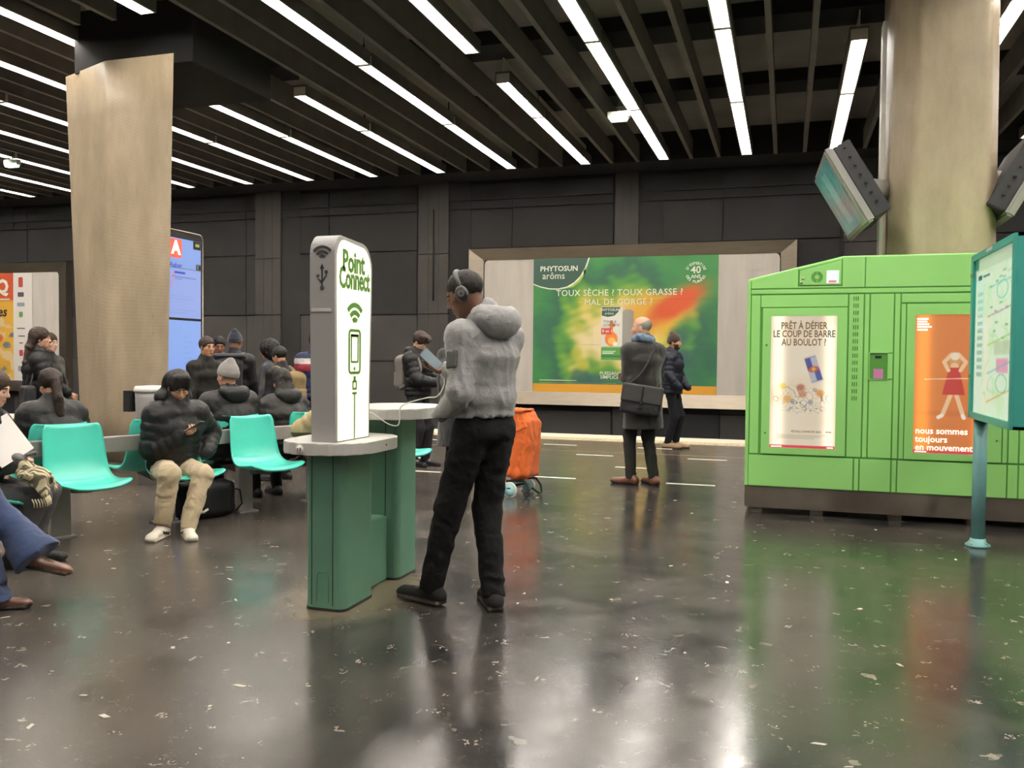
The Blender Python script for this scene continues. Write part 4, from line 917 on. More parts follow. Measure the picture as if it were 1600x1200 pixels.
# ------------------------------------------------------------------ organic shapes: smooth unions of tapered limbs, meshed once per garment
def nrm(v): v = np.asarray(v, float); return v/(np.linalg.norm(v)+1e-12)
def rotz(a): c, s = math.cos(a), math.sin(a); return np.array([[c, -s, 0], [s, c, 0], [0, 0, 1.]])
def rotx(a): c, s = math.cos(a), math.sin(a); return np.array([[1, 0, 0], [0, c, -s], [0, s, c.real]])
class Fld:
    def __init__(s, res): s.res = res; s.P = []; s.post = []
    def _add(s, fn, lo, hi, k, op): s.P.append((fn, np.minimum(lo, hi), np.maximum(lo, hi), k, op)); return s
    def cap(s, a, b, ra, rb=None, k=.02, op='u', quilt=0, nq=3, flat=None):
        a, b = np.asarray(a, float), np.asarray(b, float); rb = ra if rb is None else rb; ab = b-a; L2 = ab@ab+1e-9
        def fn(p):
            q = p-a; t = np.clip(q@ab/L2, 0, 1); q = q-t[..., None]*ab; r = ra+(rb-ra)*t
            if quilt: r = r+quilt*(np.abs(np.sin(PI*t*nq))**.6-.6)
            if flat is not None:
                w, f = flat; c = q@np.asarray(w); q = q+(c*(1/f-1))[..., None]*np.asarray(w)
                return (np.sqrt((q*q).sum(-1))-r)*min(1, f)
            return np.sqrt((q*q).sum(-1))-r
        R = max(ra, rb)+abs(quilt)
        return s._add(fn, np.minimum(a, b)-R, np.maximum(a, b)+R, k, op)
    def ecap(s, a, b, ra, rb, xd=(1, 0, 0), k=.03, op='u', quilt=0, nq=3):
        a, b = np.asarray(a, float), np.asarray(b, float); ab = b-a; L = np.linalg.norm(ab); z = ab/L; x = nrm(np.asarray(xd)-z*(np.asarray(xd)@z)); y = np.cross(z, x)
        def fn(p):
            q = p-a; h = q@z; t = np.clip(h/L, 0, 1); e = h-t*L
            rx = ra[0]+(rb[0]-ra[0])*t; ry = ra[1]+(rb[1]-ra[1])*t
            if quilt: m = quilt*(np.abs(np.sin(PI*t*nq))**.6-.6); rx = rx+m; ry = ry+m
            mn = np.minimum(rx, ry)
            return (np.sqrt((q@x/rx)**2+(q@y/ry)**2+(e/(mn*.6))**2)-1)*mn
        R = max(*ra, *rb)+abs(quilt)
        return s._add(fn, np.minimum(a, b)-R, np.maximum(a, b)+R, k, op)
    def ell(s, c, r, rot=None, k=.02, op='u'):
        c = np.asarray(c, float); r = np.asarray(r, float)
        def fn(p):
            q = p-c
            if rot is not None: q = q@rot
            k0 = np.sqrt(((q/r)**2).sum(-1)); k1 = np.sqrt(((q/r**2)**2).sum(-1))+1e-9
            return k0*(k0-1)/k1
        R = r.max() if rot is not None else r
        return s._add(fn, c-R, c+R, k, op)
    def rbox(s, c, h, rad, rot=None, k=.02, op='u'):
        c = np.asarray(c, float); h = np.asarray(h, float)
        def fn(p):
            q = p-c
            if rot is not None: q = q@rot
            q = np.abs(q)-(h-rad); return np.sqrt((np.maximum(q, 0)**2).sum(-1))+np.minimum(q.max(-1), 0)-rad
        R = np.linalg.norm(h) if rot is not None else h
        return s._add(fn, c-R, c+R, k, op)
    def cut(s, n, pt):
        n = nrm(n); pt = np.asarray(pt, float); s.P.append((lambda p: (p-pt)@n, None, None, 0, 'i')); return s
    def folds(s, amp, f=7, seed=1, aniso=(1, 1, .6)):
        s.post.append((amp, f, seed, np.array(aniso))); return s
    def mesh(s):
        res = s.res; us = [p for p in s.P if p[4] == 'u']
        lo = np.min([p[1] for p in us], 0)-4*res; hi = np.max([p[2] for p in us], 0)+4*res
        n = np.ceil((hi-lo)/res).astype(int)+1
        D = np.full(n, .5, np.float32); ax = [lo[i]+res*np.arange(n[i]) for i in range(3)]
        def grid(i0, i1): return np.stack(np.meshgrid(*[ax[i][i0[i]:i1[i]] for i in range(3)], indexing='ij'), -1)
        for fn, a, b, k, op in s.P:
            if op == 'i': i0, i1 = np.zeros(3, int), n
            else:
                m = k+4*res; i0 = np.clip(np.floor((a-m-lo)/res).astype(int), 0, n); i1 = np.clip(np.ceil((b+m-lo)/res).astype(int)+1, 0, n)
            if (i1 <= i0).any(): continue
            sl = tuple(slice(i0[i], i1[i]) for i in range(3)); d = fn(grid(i0, i1)).astype(np.float32); c = D[sl]
            if op == 'i': D[sl] = np.maximum(c, d)
            elif op == 's':
                d = -d
                if k: h = np.maximum(k-np.abs(c-d), 0)/k; D[sl] = np.maximum(c, d)+h*h*k/4
                else: D[sl] = np.maximum(c, d)
            else:
                if k: h = np.maximum(k-np.abs(c-d), 0)/k; D[sl] = np.minimum(c, d)-h*h*k/4
                else: D[sl] = np.minimum(c, d)
        if s.post:
            m = np.abs(D) < 4*res; I = np.argwhere(m); P = lo+I*res; dd = 0
            for amp, f, seed, an in s.post:
                w = P*an; w = w+.05*np.stack([sines(w, f*.5, seed+11, 4), sines(w, f*.5, seed+12, 4), sines(w, f*.5, seed+13, 4)], -1)
                dd = dd + amp*(1-2*np.abs(sines(w, f, seed, 5)))
            D[m] = D[m]-dd.astype(np.float32)*.7
        return snet(D, lo, res)
def snet(D, lo, res):
    s = D < 0; nx, ny, nz = D.shape
    S = s[:-1, :-1, :-1].astype(np.int8).copy()
    for dx, dy, dz in ((1, 0, 0), (0, 1, 0), (0, 0, 1), (1, 1, 0), (1, 0, 1), (0, 1, 1), (1, 1, 1)): S += s[dx:nx-1+dx, dy:ny-1+dy, dz:nz-1+dz]
    act = (S > 0) & (S < 8); C = np.argwhere(act); idx = np.full(act.shape, -1, np.int64); idx[act] = np.arange(len(C))
    acc = np.zeros((len(C), 3)); cnt = np.zeros(len(C))
    cor = [(0, 0, 0), (1, 0, 0), (0, 1, 0), (1, 1, 0), (0, 0, 1), (1, 0, 1), (0, 1, 1), (1, 1, 1)]
    val = [D[C[:, 0]+a, C[:, 1]+b, C[:, 2]+c] for a, b, c in cor]
    for i, j in ((0, 1), (2, 3), (4, 5), (6, 7), (0, 2), (1, 3), (4, 6), (5, 7), (0, 4), (1, 5), (2, 6), (3, 7)):
        m = (val[i] < 0) != (val[j] < 0); t = np.where(m, val[i]/np.where(m, val[i]-val[j], 1), 0)
        p = np.array(cor[i])+t[:, None]*(np.array(cor[j])-np.array(cor[i])); acc += p*m[:, None]; cnt += m
    V = lo+res*(C+acc/np.maximum(cnt, 1)[:, None]); F_ = []
    for axn in range(3):
        a = [slice(None)]*3; b = [slice(None)]*3; a[axn] = slice(0, -1); b[axn] = slice(1, None)
        ch = s[tuple(a)] != s[tuple(b)]; E = np.argwhere(ch); u, v = (axn+1) % 3, (axn+2) % 3
        ok = (E[:, u] > 0) & (E[:, v] > 0) & (E[:, u] < D.shape[u]-1) & (E[:, v] < D.shape[v]-1); E = E[ok]
        def g(du, dv): q = E.copy(); q[:, u] -= du; q[:, v] -= dv; return idx[q[:, 0], q[:, 1], q[:, 2]]
        q = np.stack([g(1, 1), g(0, 1), g(0, 0), g(1, 0)], 1); fl = ~s[tuple(a)][tuple(E.T)]
        q[fl] = q[fl][:, ::-1]; F_.append(q)
    F_ = np.concatenate(F_); return V, F_[(F_ >= 0).all(1)]
def sdf_part(name, fld, mats, parent, k=1.0, fm=None, label=None):
    V, Fq = fld.mesh(); mi = None
    if fm is not None: mi = fm(V[Fq].mean(1))
    o = mesh_np(name, V*k, Fq, mats, parent, True, mi); return tag(o, label)

def ik(a, c, l1, l2, hint):
    a, c, hint = (np.asarray(q, float) for q in (a, c, hint)); d = c-a; L = min(np.linalg.norm(d), (l1+l2)*.999); z = nrm(d)
    x = (l1*l1-l2*l2+L*L)/(2*L); h = math.sqrt(max(0, l1*l1-x*x)); n = hint-a; n = nrm(n-z*(n@z)); return a+z*x+n*h, a+z*L

def cloth(name, c, rough=.8, var=.08, bump=.3, bscale=140, sheen=0, **kw): return mat(name, c, rough, spec=.3, var=var, vscale=kw.pop('vscale', 5), bump=bump, bscale=bscale, sheen=sheen, **kw)
M_eye = mat('eye_white', '#d9d2c8', .3); M_iris = mat('dark_iris', '#1d1410', .2)
SKIN = {'deep': ('#5d3d2c', '#6b3a33'), 'brown': ('#8a5d43', '#7d443a'), 'light': ('#cf9f83', '#b06a5c'), 'tan': ('#b98668', '#9a5c4c'), 'pale': ('#d8ab93', '#b86f66')}
def skin(n): return mat('skin_'+n, SKIN[n][0], .5, var=.05, vscale=12, bump=.05, bscale=300), mat('lips_'+n, SKIN[n][1], .4)

def hand(F, wr, d, n, side, curl=(.5, .55, .6, .65), spread=.1, thumb=(.5, .6), s=1.0):
    """five separate fingers. d: towards the fingers, n: palm normal, side: +1 thumb lies towards cross(d, n)"""
    wr = np.asarray(wr, float); d = nrm(d); n = nrm(np.asarray(n)-d*(np.asarray(n)@d)); t = np.cross(d, n)*side
    P = lambda a, b, c: wr+(d*a+t*b+n*c)*s
    for off in (.030, .010, -.010, -.029): F.cap(P(.01, off*.6, 0), P(.088-abs(off-.008)*.25, off, 0), .013*s, .0105*s, k=.014)
    for i, off in enumerate((.031, .0105, -.0105, -.030)):
        L = (.074, .083, .077, .060)[i]; p = P(.088-abs(off-.008)*.25, off, 0); a = 0
        for j, fr in enumerate((.45, .31, .24)):
            a += curl[i]*(.8, 1.15, .8)[j]; ang = spread*(1.5-i)*.5
            dr = (d*math.cos(a)+n*math.sin(a)); dr = nrm(dr*math.cos(ang)+t*math.sin(ang)) if j == 0 else nrm(dr+t*math.sin(ang)*.6)
            q = p+dr*L*fr*s; F.cap(p, q, (.0096, .0088, .0080)[j]*s, (.0088, .0080, .0070)[j]*s, k=.004); p = q
    b = P(.022, .022, .004); m = b+(d*math.cos(thumb[0])*.6+t*math.sin(thumb[0])+n*thumb[1]*.6)*.040*s; e = m+nrm(d*1.0+t*.25+n*thumb[1])*.032*s; f = e+nrm(d*1.0-t*.1+n*thumb[1])*.026*s
    F.cap(b, m, .0145*s, .0118*s, k=.012); F.cap(m, e, .0112*s, .0098*s, k=.005); F.cap(e, f, .0096*s, .0078*s, k=.004)

def head_fld(F, H, R, female=False, ears=True):
    P = lambda x, y, z: H+R@np.array([x, y, z]); q = .94 if female else 1
    F.ell(P(0, -.012, .034), (.074*q, .094, .084), R, .02); F.cap(P(0, .030, -.015), P(0, .060, -.088), .060*q, .027*q, k=.03)
    F.ell(P(0, .020, -.052), (.058*q, .062, .055), R, .03); F.ell(P(0, .072, .024), (.048, .020, .013), R, .018)
    F.cap(P(0, .086, .012), P(0, .104, -.026), .007, .0125, k=.014); F.ell(P(.012, .092, -.030), (.009, .011, .008), R, .008); F.ell(P(-.012, .092, -.030), (.009, .011, .008), R, .008)
    for sx in (-1, 1):
        F.ell(P(sx*.031, .092, .004), (.017, .016, .011), R, .012, 's'); F.ell(P(sx*.044, .058, -.022), (.020, .022, .018), R, .02)
        if ears: F.ell(P(sx*.076*q, -.006, -.010), (.010, .019, .031), R@rotz(-sx*.35), .008); F.ell(P(sx*.084*q, -.002, -.008), (.006, .010, .018), R@rotz(-sx*.35), .004, 's')
    for sx in (-1, 1): F.ell(P(sx*.031, .0765, .004), (.0125, .0125, .0125), R, .002)
    F.ell(P(0, .0905, -.056), (.022, .010, .0055), R, .006); F.ell(P(0, .0885, -.067), (.019, .010, .0065), R, .006)
    F.ell(P(0, .100, -.0612), (.024, .008, .0016), R, .003, 's')
def head_mats(H, R, beard=False, shut=False):
    def fm(c):
        q = (c-H)@R; mi = np.zeros(len(c), int)
        mi[(np.abs(q[:, 0]) < .024) & (q[:, 1] > .076) & (q[:, 2] > -.074) & (q[:, 2] < -.050) & (np.abs(q[:, 2]+.0612)-.012*(1-(q[:, 0]/.024)**2) < 0)] = 1
        for sx in (-1, 1):
            m = (np.abs(q[:, 2]+.002) < .0022) & (np.abs(q[:, 0]-sx*.031) < .013) & (q[:, 1] > .07)
            if shut: mi[m] = 3; continue
            e = np.array([sx*.031, .0765, .004]); r = np.linalg.norm(q-e, axis=1); m = (r < .0145) & (q[:, 1] > .078); mi[m] = 2
            mi[m & (np.hypot(q[:, 0]-e[0], q[:, 2]-e[2]) < .0075)] = 3
        for sx in (-1, 1):
            m = (np.abs(q[:, 0]-sx*.031) < .021) & (np.abs(q[:, 2]-.0245+.3*(np.abs(q[:, 0])-.03)**2*40) < .0045) & (q[:, 1] > .06); mi[m] = 4
        if beard: mi[(q[:, 2] < -.030) & (q[:, 1] > -.005) & (mi == 0) & ~((np.abs(q[:, 0]) < .028) & (q[:, 2] > -.045) & (q[:, 1] > .08)) & (q[:, 1]+q[:, 2]*.2 > .0) & ((q[:, 2] < -.07) | (np.abs(q[:, 0]) > .03) | (q[:, 2] < -.074) | (q[:, 2] > -.05)) & (q[:, 2] > -.135)] = 4
        return mi
    return fm

def hair_part(kind, color, H, R, t, k, res, name='hair'):
    P = lambda x, y, z: H+R@np.array([x, y, z]); F = Fld(res); m = cloth('hair_'+color[1:], color, .55, .15, .5, 200, 0, stretch=(1, 1, .25))
    amp = .004; f = 26
    if kind in ('short', 'fluffy', 'fringe', 'long', 'pony', 'bun', 'crop'):
        g = {'short': .013, 'fluffy': .024, 'fringe': .022, 'long': .016, 'pony': .015, 'bun': .010, 'crop': .004}[kind]
        F.ell(P(0, -.016, .038), (.074+g, .094+g, .084+g), R, 0)
        if kind == 'fluffy':
            for i in range(9):
                a = i*.7; F.ell(P(.055*math.cos(a), .02+.075*math.sin(a), .085+.02*math.sin(i*2.1)), (.035, .04, .03), R, .02)
            for x in (-.04, 0, .04): F.ell(P(x, .085, .065), (.03, .025, .03), R, .015)
        if kind == 'fringe':
            for x in (-.05, -.02, .012, .045): F.cap(P(x*.8, .05, .11), P(x*1.15+.012, .098, .034+.012*math.sin(x*80)), .034, .012, k=.016)
        lowz = {'short': -.045, 'fluffy': -.03, 'fringe': -.04, 'crop': -.05}.get(kind, -.03)
        # open the face, free the ears, end at the nape
        F.ell(P(0, .115, -.045), (.075, .085, .095), R, .01, 's')
        if kind in ('short', 'fluffy', 'fringe', 'crop'):
            F.cut(R@np.array([0, .35, -1]), P(0, 0, lowz))
            for sx in (-1, 1): F.ell(P(sx*.085, .0, -.03), (.026, .03, .042), R, .008, 's')
        else: F.cut(R@np.array([0, .25, -1]), P(0, 0, -.075 if kind != 'bun' else -.05))
        if kind == 'bun':
            F.ell(P(0, -.115, .045), (.034, .03, .034), R, .012)
            for sx in (-1, 1): F.ell(P(sx*.085, .0, -.03), (.026, .03, .042), R, .008, 's')
    if kind == 'long':
        F.post.append((.004, 22, 5, np.array([1, 1, .15])))
        pts = [(0, -.05, .02), (0, -.105, -.10), (0, -.14, -.28), (0, -.145, -.44)]
        for a, b, ra, rb in zip(pts, pts[1:], ((.085, .06), (.10, .05), (.12, .04)), ((.10, .05), (.12, .04), (.10, .025))):
            F.ecap(H+rotz(math.atan2(-R[0, 1], R[1, 1]))@np.array(a), H+rotz(math.atan2(-R[0, 1], R[1, 1]))@np.array(b), ra, rb, R[:, 0], .03)
    elif kind == 'pony':
        Z = rotz(math.atan2(-R[0, 1], R[1, 1])); F.ell(P(0, -.115, .0), (.03, .03, .03), R, .02)
        for a, b in (((0, -.12, 0), (0, -.16, -.10)), ((0, -.16, -.10), (.01, -.165, -.24))): F.cap(H+Z@np.array(a), H+Z@np.array(b), .036, .034, k=.02)
        F.post.append((.004, 20, 5, np.array([1, 1, .2])))
    elif kind == 'afro':
        F.ell(P(0, -.03, .035), (.135, .135, .135), R, 0); F.ell(P(0, -.06, -.07), (.12, .09, .09), R, .04); F.ell(P(0, .125, -.035), (.07, .075, .085), R, .015, 's'); amp = .010; f = 16
    elif kind == 'beanie':
        F.ell(P(0, -.016, .046), (.087, .108, .098), R, 0); F.cap(P(0, -.04, .12), P(0, -.05, .135), .05, .04, k=.03); F.cut(R@np.array([0, .28, -1]), P(0, 0, .010)); amp = .0015
        F.ecap(P(0, -.012, .008), P(0, -.018, .038), (.089, .110), (.092, .113), R[:, 0], .004); F.cut(R@np.array([0, .28, -1]), P(0, 0, .006))
        m = cloth('knit_'+color[1:], color, .95, .06, .5, 160, .3, stretch=(1, 1, .3)); name = 'beanie'
    elif kind == 'rim':    # bald crown, grey cropped sides
        F.ell(P(0, -.016, .034), (.077, .097, .086), R, 0); F.cut(R@np.array([0, .45, 1]), P(0, -.02, .055)); F.cut(R@np.array([0, .2, -1]), P(0, 0, -.055)); F.ell(P(0, .12, -.03), (.08, .09, .11), R, .005, 's')
        for sx in (-1, 1): F.ell(P(sx*.085, .0, -.015), (.026, .026, .035), R, .006, 's')
        amp = .001
    F.folds(amp, f, 3, (1, 1, .5)); return sdf_part(name, F, m, t, k)

def shoe(F, an, yaw, pitch=0, L=.295, wdt=1.0, pointed=0):
    """shoe around ankle point an (ankle z ~.09 above sole)"""
    R = rotz(yaw)@rotx(pitch); P = lambda x, y, z: an+R@np.array([x, y, z-.09])
    w = .042*wdt; f = L-.085
    F.cap(P(0, -.052, .040), P(0, .03, .045), w, w*1.02, k=.03); F.cap(P(.004, .03, .042), P(.002, f-.03, .034), w*1.05, w*(.95-.35*pointed), k=.03, flat=(R[:, 2], .82)); F.ell(P(0, f-.02, .026), (w*(1-.4*pointed), .05, .027), R, .02)
    F.cap(P(0, -.03, .055), P(0, -.015, .085), .042*wdt, .041*wdt, k=.03)
    F.rbox(P(0, f*.46-.028, .011), (w*1.04, L*.5, .0115), .011, R, .004); F.cut(-R[:, 2], P(0, 0, .0)); return R, P

DEF = dict(pel=(0, 0, .95), lean=0, hy=0, hp=8, ankL=(-.11, 0, .09), ankR=(.11, 0, .09), toeL=8, toeR=-8, haL=(-.26, .08, .82), haR=(.26, .08, .82), elL=(-.5, -.3, 1.1), elR=(.5, -.3, 1.1), knL=(-.12, 1, .5), knR=(.12, 1, .5), twist=0)
SIT = dict(DEF, pel=(0, .17, .515), lean=6, ankL=(-.13, .58, .09), ankR=(.13, .58, .09), knL=(-.16, 1.2, 1.2), knR=(.16, 1.2, 1.2), haL=(-.12, .42, .66), haR=(.12, .42, .66), elL=(-.5, 0, .6), elR=(.5, 0, .6))
def person(label, loc, face, h, pose, top, legs, shoes, hair, skn='light', res=.014, female=False, hands=(), beard=False, group=None, feet=True, extra=None, headvis=True):
    """loc on the floor; face: heading in degrees, anticlockwise from +X"""
    k = h/1.8; po = {**DEF, **pose}; t = thing('person', label, 'person', (loc[0], loc[1], 0), math.radians(face-90), group)
    v = lambda n: np.array(po[n], float); pel = v('pel'); ln = math.radians(po['lean']); up = np.array([0, math.sin(ln), math.cos(ln)]); tw = rotz(math.radians(po['twist'])); X = tw@np.array([1., 0, 0])
    waist, chest, neck = pel+up*.15, pel+up*.36, pel+up*.545
    sh = {s: pel+up*.46+X*s*(.175 if not female else .160) for s in (-1, 1)}; hip = {s: pel+np.array([s*.085, 0, -.02]) for s in (-1, 1)}
    R = rotz(math.radians(po['hy']))@rotx(-math.radians(po['hp'])); H = neck+up*.065+np.array([0, 0, .075])+R@np.array([0, .03, .02])
    if 'headoff' in po: H = H+np.array(po['headoff'])
    an = {-1: v('ankL'), 1: v('ankR')}; kn = {}
    for s in (-1, 1): kn[s], a_ = ik(hip[s], an[s], .435, .425, v('knL' if s < 0 else 'knR')); an[s] = a_
    wr, el = {}, {}
    for s in (-1, 1): el[s], wr[s] = ik(sh[s], v('haL' if s < 0 else 'haR'), .295, .265, v('elL' if s < 0 else 'elR'))
    if not hands and not top.get('pocket'):
        hands = [dict(s=s, n=(-s, .1, -.1) if po['pel'][2] > .7 else (0, -.2, -1), curl=(.35, .4, .45, .5)) for s in (-1, 1)]
    # --- body: one figure with head, neck, trunk, limbs; hands and face meshed finer and welded into the same mesh
    sm, lm_ = skin(skn); hm = cloth('brow_'+hair[1][1:], hair[1], .7, .1, .1)
    B = Fld(max(res*1.5, .02)); B.ecap(pel-up*.05, waist, (.15, .10), (.135, .095), X); B.ecap(waist, chest, (.135, .095), (.155, .105), X); B.cap(sh[-1], sh[1], .06, k=.04); B.cap(chest, neck, .09, .055, k=.04)
    for s in (-1, 1):
        B.cap(sh[s], el[s], .047, .038, k=.03); B.cap(el[s], wr[s]-nrm(wr[s]-el[s])*.05, .038, .030, k=.02); B.cap(hip[s], kn[s], .075, .05, k=.03); B.cap(kn[s], an[s], .05, .034, k=.02); B.cap(an[s]-np.array([0, .0, .02]), an[s]+rotz(math.radians(po['toeL' if s < 0 else 'toeR']))@rotx(math.radians(po.get('tpL' if s < 0 else 'tpR', 0)))@np.array([0, .10, -.050]), .030, .024, k=.02)
    parts = [B.mesh()]; mis = [np.zeros(len(parts[0][1]), int)]
    Fh = Fld(.0062 if res < .012 else .0085); head_fld(Fh, H, R, female); Fh.cap(H+R@np.array([0, -.025, -.05]), neck-up*.06, .052 if not female else .045, .060, k=.03)
    parts.append(Fh.mesh()); mis.append(head_mats(H, R, beard, po['hp'] > 12)(parts[1][0][parts[1][1]].mean(1)))
    for hd in hands:
        s = hd['s']; Fd = Fld(.0042 if res < .012 else .006); d = nrm(hd.get('d', wr[s]-el[s])); hand(Fd, wr[s], d, hd['n'], hd.get('side', -s), hd.get('curl', (.5, .55, .6, .65)), thumb=hd.get('thumb', (.6, .5)), s=.97 if not female else .88)
        Fd.cap(wr[s]-nrm(wr[s]-el[s])*.06, wr[s]+d*.012, .028, .023, k=.015); m_ = Fd.mesh(); parts.append(m_); mis.append(np.zeros(len(m_[1]), int))
    V = []; FF = []; n = 0
    for a, b in parts: V.append(a); FF.append(b+n); n += len(a)
    mesh_np('body', np.concatenate(V)*k, np.concatenate(FF), [sm, lm_, M_eye, M_iris, hm], t, True, np.concatenate(mis))
    # --- hair or hat
    if hair[0]: hair_part(hair[0], hair[1], H, R, t, k, .0075 if res < .012 else .0105)
    if len(hair) > 2: hair_part(hair[2], hair[3], H, R, t, k, .0105)
    # --- upper garment
    b = top.get('bulk', 1.0); q = top.get('quilt', 0); J = Fld(res); hem = top.get('hem', .0); ab = top.get('arm', 1.0)*b
    hemp = pel+up*hem; d_ = up if po['pel'][2] > .7 else up
    J.ecap(hemp-up*.06, waist, np.array((.172, .128))*b*top.get('flare', 1), np.array((.165, .125))*b, X, .04, quilt=q, nq=top.get('nq', 3)); J.ecap(waist, chest, np.array((.165, .125))*b, np.array((.188, .135))*b, X, .05, quilt=q, nq=3)
    J.ecap(chest, pel+up*.47, np.array((.188, .135))*b, np.array((.165, .105))*b, X, .05); J.cap(sh[-1]+up*.0, sh[1], .070*b, k=.05); J.cap(neck-up*.02, neck-up*.06, .075, .10, k=.04)
    for s in (-1, 1): J.cap(neck-up*.045, sh[s]+up*.005, .072*b, .066*b, k=.05)
    if 'skirt' in top:     # long coat below the waist
        zz = top['skirt']; c1 = np.array([pel[0], pel[1]-.01, zz]); J.ecap(pel, c1-np.array([0, 0, .05]), np.array((.175, .135))*b, np.array((.205, .165))*b*top.get('flare', 1), X, .05)
    for s in (-1, 1):
        J.cap(sh[s], el[s], .068*ab, .056*ab, k=.04, quilt=q*.9, nq=4); J.cap(el[s], wr[s]-nrm(wr[s]-el[s])*.01, .058*ab, top.get('cuff', .043)*ab, k=.03, quilt=q*.8, nq=4)
        e_ = wr[s]-nrm(wr[s]-el[s])*.0
        if any(hd['s'] == s for hd in hands): J.ell(wr[s]+nrm(wr[s]-el[s])*.035, (.04, .04, .04), None, .0, 's')
    col = top.get('collar', .03)
    if col: J.cap(neck-up*.03, neck+up*col, .078*top.get('cw', 1), .074*top.get('cw', 1), k=.03); 
    if top.get('hood') == 'down':
        J0 = J; J = Fld(res)
        J.ell(neck+np.array([0, -.115, -.02]), (.115, .060, .070), None, .05); J.cap(neck+np.array([-.085, -.06, .02]), neck+np.array([-.05, .085, -.02]), .050, .032, k=.05); J.cap(neck+np.array([.085, -.06, .02]), neck+np.array([.05, .085, -.02]), .050, .032, k=.05)
        hs = top.get('hs', 1.0); J.ell(neck+up*.02+np.array([0, -.095, .0]), (.135*hs, .085*hs, .068*hs), rotx(.35), .05); J.ell(neck+up*.05+np.array([0, -.075, .05]), (.085, .06, .045), None, .02, 's')
        if headvis: J.ell(H+R@np.array([0, .0, -.0]), (.078, .100, .120), R, .01, 's'); J.cap(H+R@np.array([0, -.02, -.06]), neck, .058, .062, k=.01, op='s')
        J.folds(top.get('fold', .005)*.7, 5, 5, (.6, 1.2, 1.4)); J.folds(top.get('fold', .005)*.6, 13, 6, (.7, 1, 1.3)); sdf_part('hood', J, top['mat'] if not isinstance(top['mat'], list) else top['mat'][0], t, k); J = J0
    if top.get('hood') == 'up':
        J.ell(H+R@np.array([0, -.035, .025]), (.118, .125, .13), R, .03); J.cap(H+R@np.array([0, -.02, -.06]), neck, .11, .11, k=.04); J.ell(H+R@np.array([0, .11, -.0]), (.082, .11, .105), R, .02, 's')
    if headvis and top.get('hood') != 'up': J.ell(H+R@np.array([0, .0, -.0]), (.074, .098, .118), R, .01, 's')
    J.cut(-up if 'skirt' not in top else (0, 0, -1), hemp if 'skirt' not in top else (0, 0, top['skirt'])); J.folds(top.get('fold', .005), top.get('ff', 6), top.get('seed', 4), top.get('an', (1, 1, .7))); J.folds(top.get('fold', .005)*.6, 14, top.get('seed', 4)+3, (1, 1, .8))
    tm = top['mat']; sdf_part(top.get('name', 'jacket'), J, tm if isinstance(tm, list) else [tm], t, k, top.get('fm'))
    # --- trousers
    T_ = Fld(res); w = legs.get('w', 1.0); T_.ecap(pel-np.array([0, 0, .03]), pel+up*.07, (.160, .122), (.152, .115), X, .04)
    for s in (-1, 1):
        T_.cap(hip[s], kn[s], .088*w, .068*w, k=.03); T_.cap(kn[s], an[s]+nrm(an[s]-kn[s])*.05, .067*w, .053*w*legs.get('cuff', 1), k=.03)
        if 'bell' in legs: T_.cap(kn[s]+(an[s]-kn[s])*.45, an[s]+(an[s]-kn[s])*.12, .06*w, legs['bell'], k=.04)
    for s in (-1, 1):
        a = nrm(an[s]-kn[s]); x_ = nrm(np.cross(a, (0, 1, .1))); T_.rbox(an[s]+a*(.10+legs.get('drop', .030)), (.22, .22, .10), .005, np.stack([x_, np.cross(a, x_), a], 1), .0, 's')
    T_.folds(legs.get('fold', .006), legs.get('ff', 5), legs.get('seed', 9), (.7, .7, 1.2)); T_.folds(legs.get('fold', .006)*.6, 13, 12, (.8, .8, 1.2)); sdf_part('trousers', T_, legs['mat'], t, k)
    # --- shoes
    if feet:
        for s in (-1, 1):
            S = Fld(.0075 if res < .012 else .011); yaw = math.radians(po['toeL' if s < 0 else 'toeR']); Rr, PP = shoe(S, an[s], yaw, math.radians(po.get('tpL' if s < 0 else 'tpR', 0)), pointed=shoes.get('pointed', 0), wdt=shoes.get('w', 1))
            def fm(c, an_=an[s], Rr=Rr):
                q = (c-an_)@Rr; mi = (q[:, 2]+.09 < .023).astype(int); mi[(q[:, 2] > .012)] = 2 if shoes.get('sock') else 0
                if 'flash' in shoes: mi[(np.abs(q[:, 0]) > .034) & (np.abs(q[:, 2]+.053-(q[:, 1]-.02)*.25) < .012) & (np.abs(q[:, 1]-.02) < .055)] = 3
                if shoes.get('laces'): mi[(np.abs(q[:, 0]) < .026) & (q[:, 1] > .02) & (q[:, 1] < .10) & (q[:, 2] > -.055) & (np.sin(q[:, 1]*330) > .2)] = 4
                return mi
            ms = [shoes['mat'], shoes.get('sole', M_black), shoes.get('sock') or shoes['mat'], shoes.get('flash', shoes['mat']), shoes.get('laces') or shoes['mat']]
            sdf_part('shoe', S, ms, t, k, fm)
    J_ = dict(t=t, k=k, H=H, R=R, neck=neck, chest=chest, waist=waist, pel=pel, up=up, X=X, sh=sh, el=el, wr=wr, kn=kn, an=an, M=MWORLD[t.name], loc=loc, rot=math.radians(face-90))
    return J_
def carried(name, label, cat, J, group=None):
    """a thing with its own empty, built in the wearer's local frame"""
    return thing(name, label, cat, (J['loc'][0], J['loc'][1], 0), J['rot'], group)
# ------------------------------------------------------------------ people
BLK = cloth('black_nylon', '#111112', .55, .1); BLKW = cloth('black_wool', '#100f0f', .95, .1, .5, 220, .4); BLKD = cloth('black_denim', '#0e0d0d', .9, .15, .4, 200)
OFFW = mat('offwhite_leather', '#d6cdbb', .5, var=.05); GUM = mat('pale_sole', '#c9bfa9', .6); DKS = mat('dark_sole', '#26221f', .8)
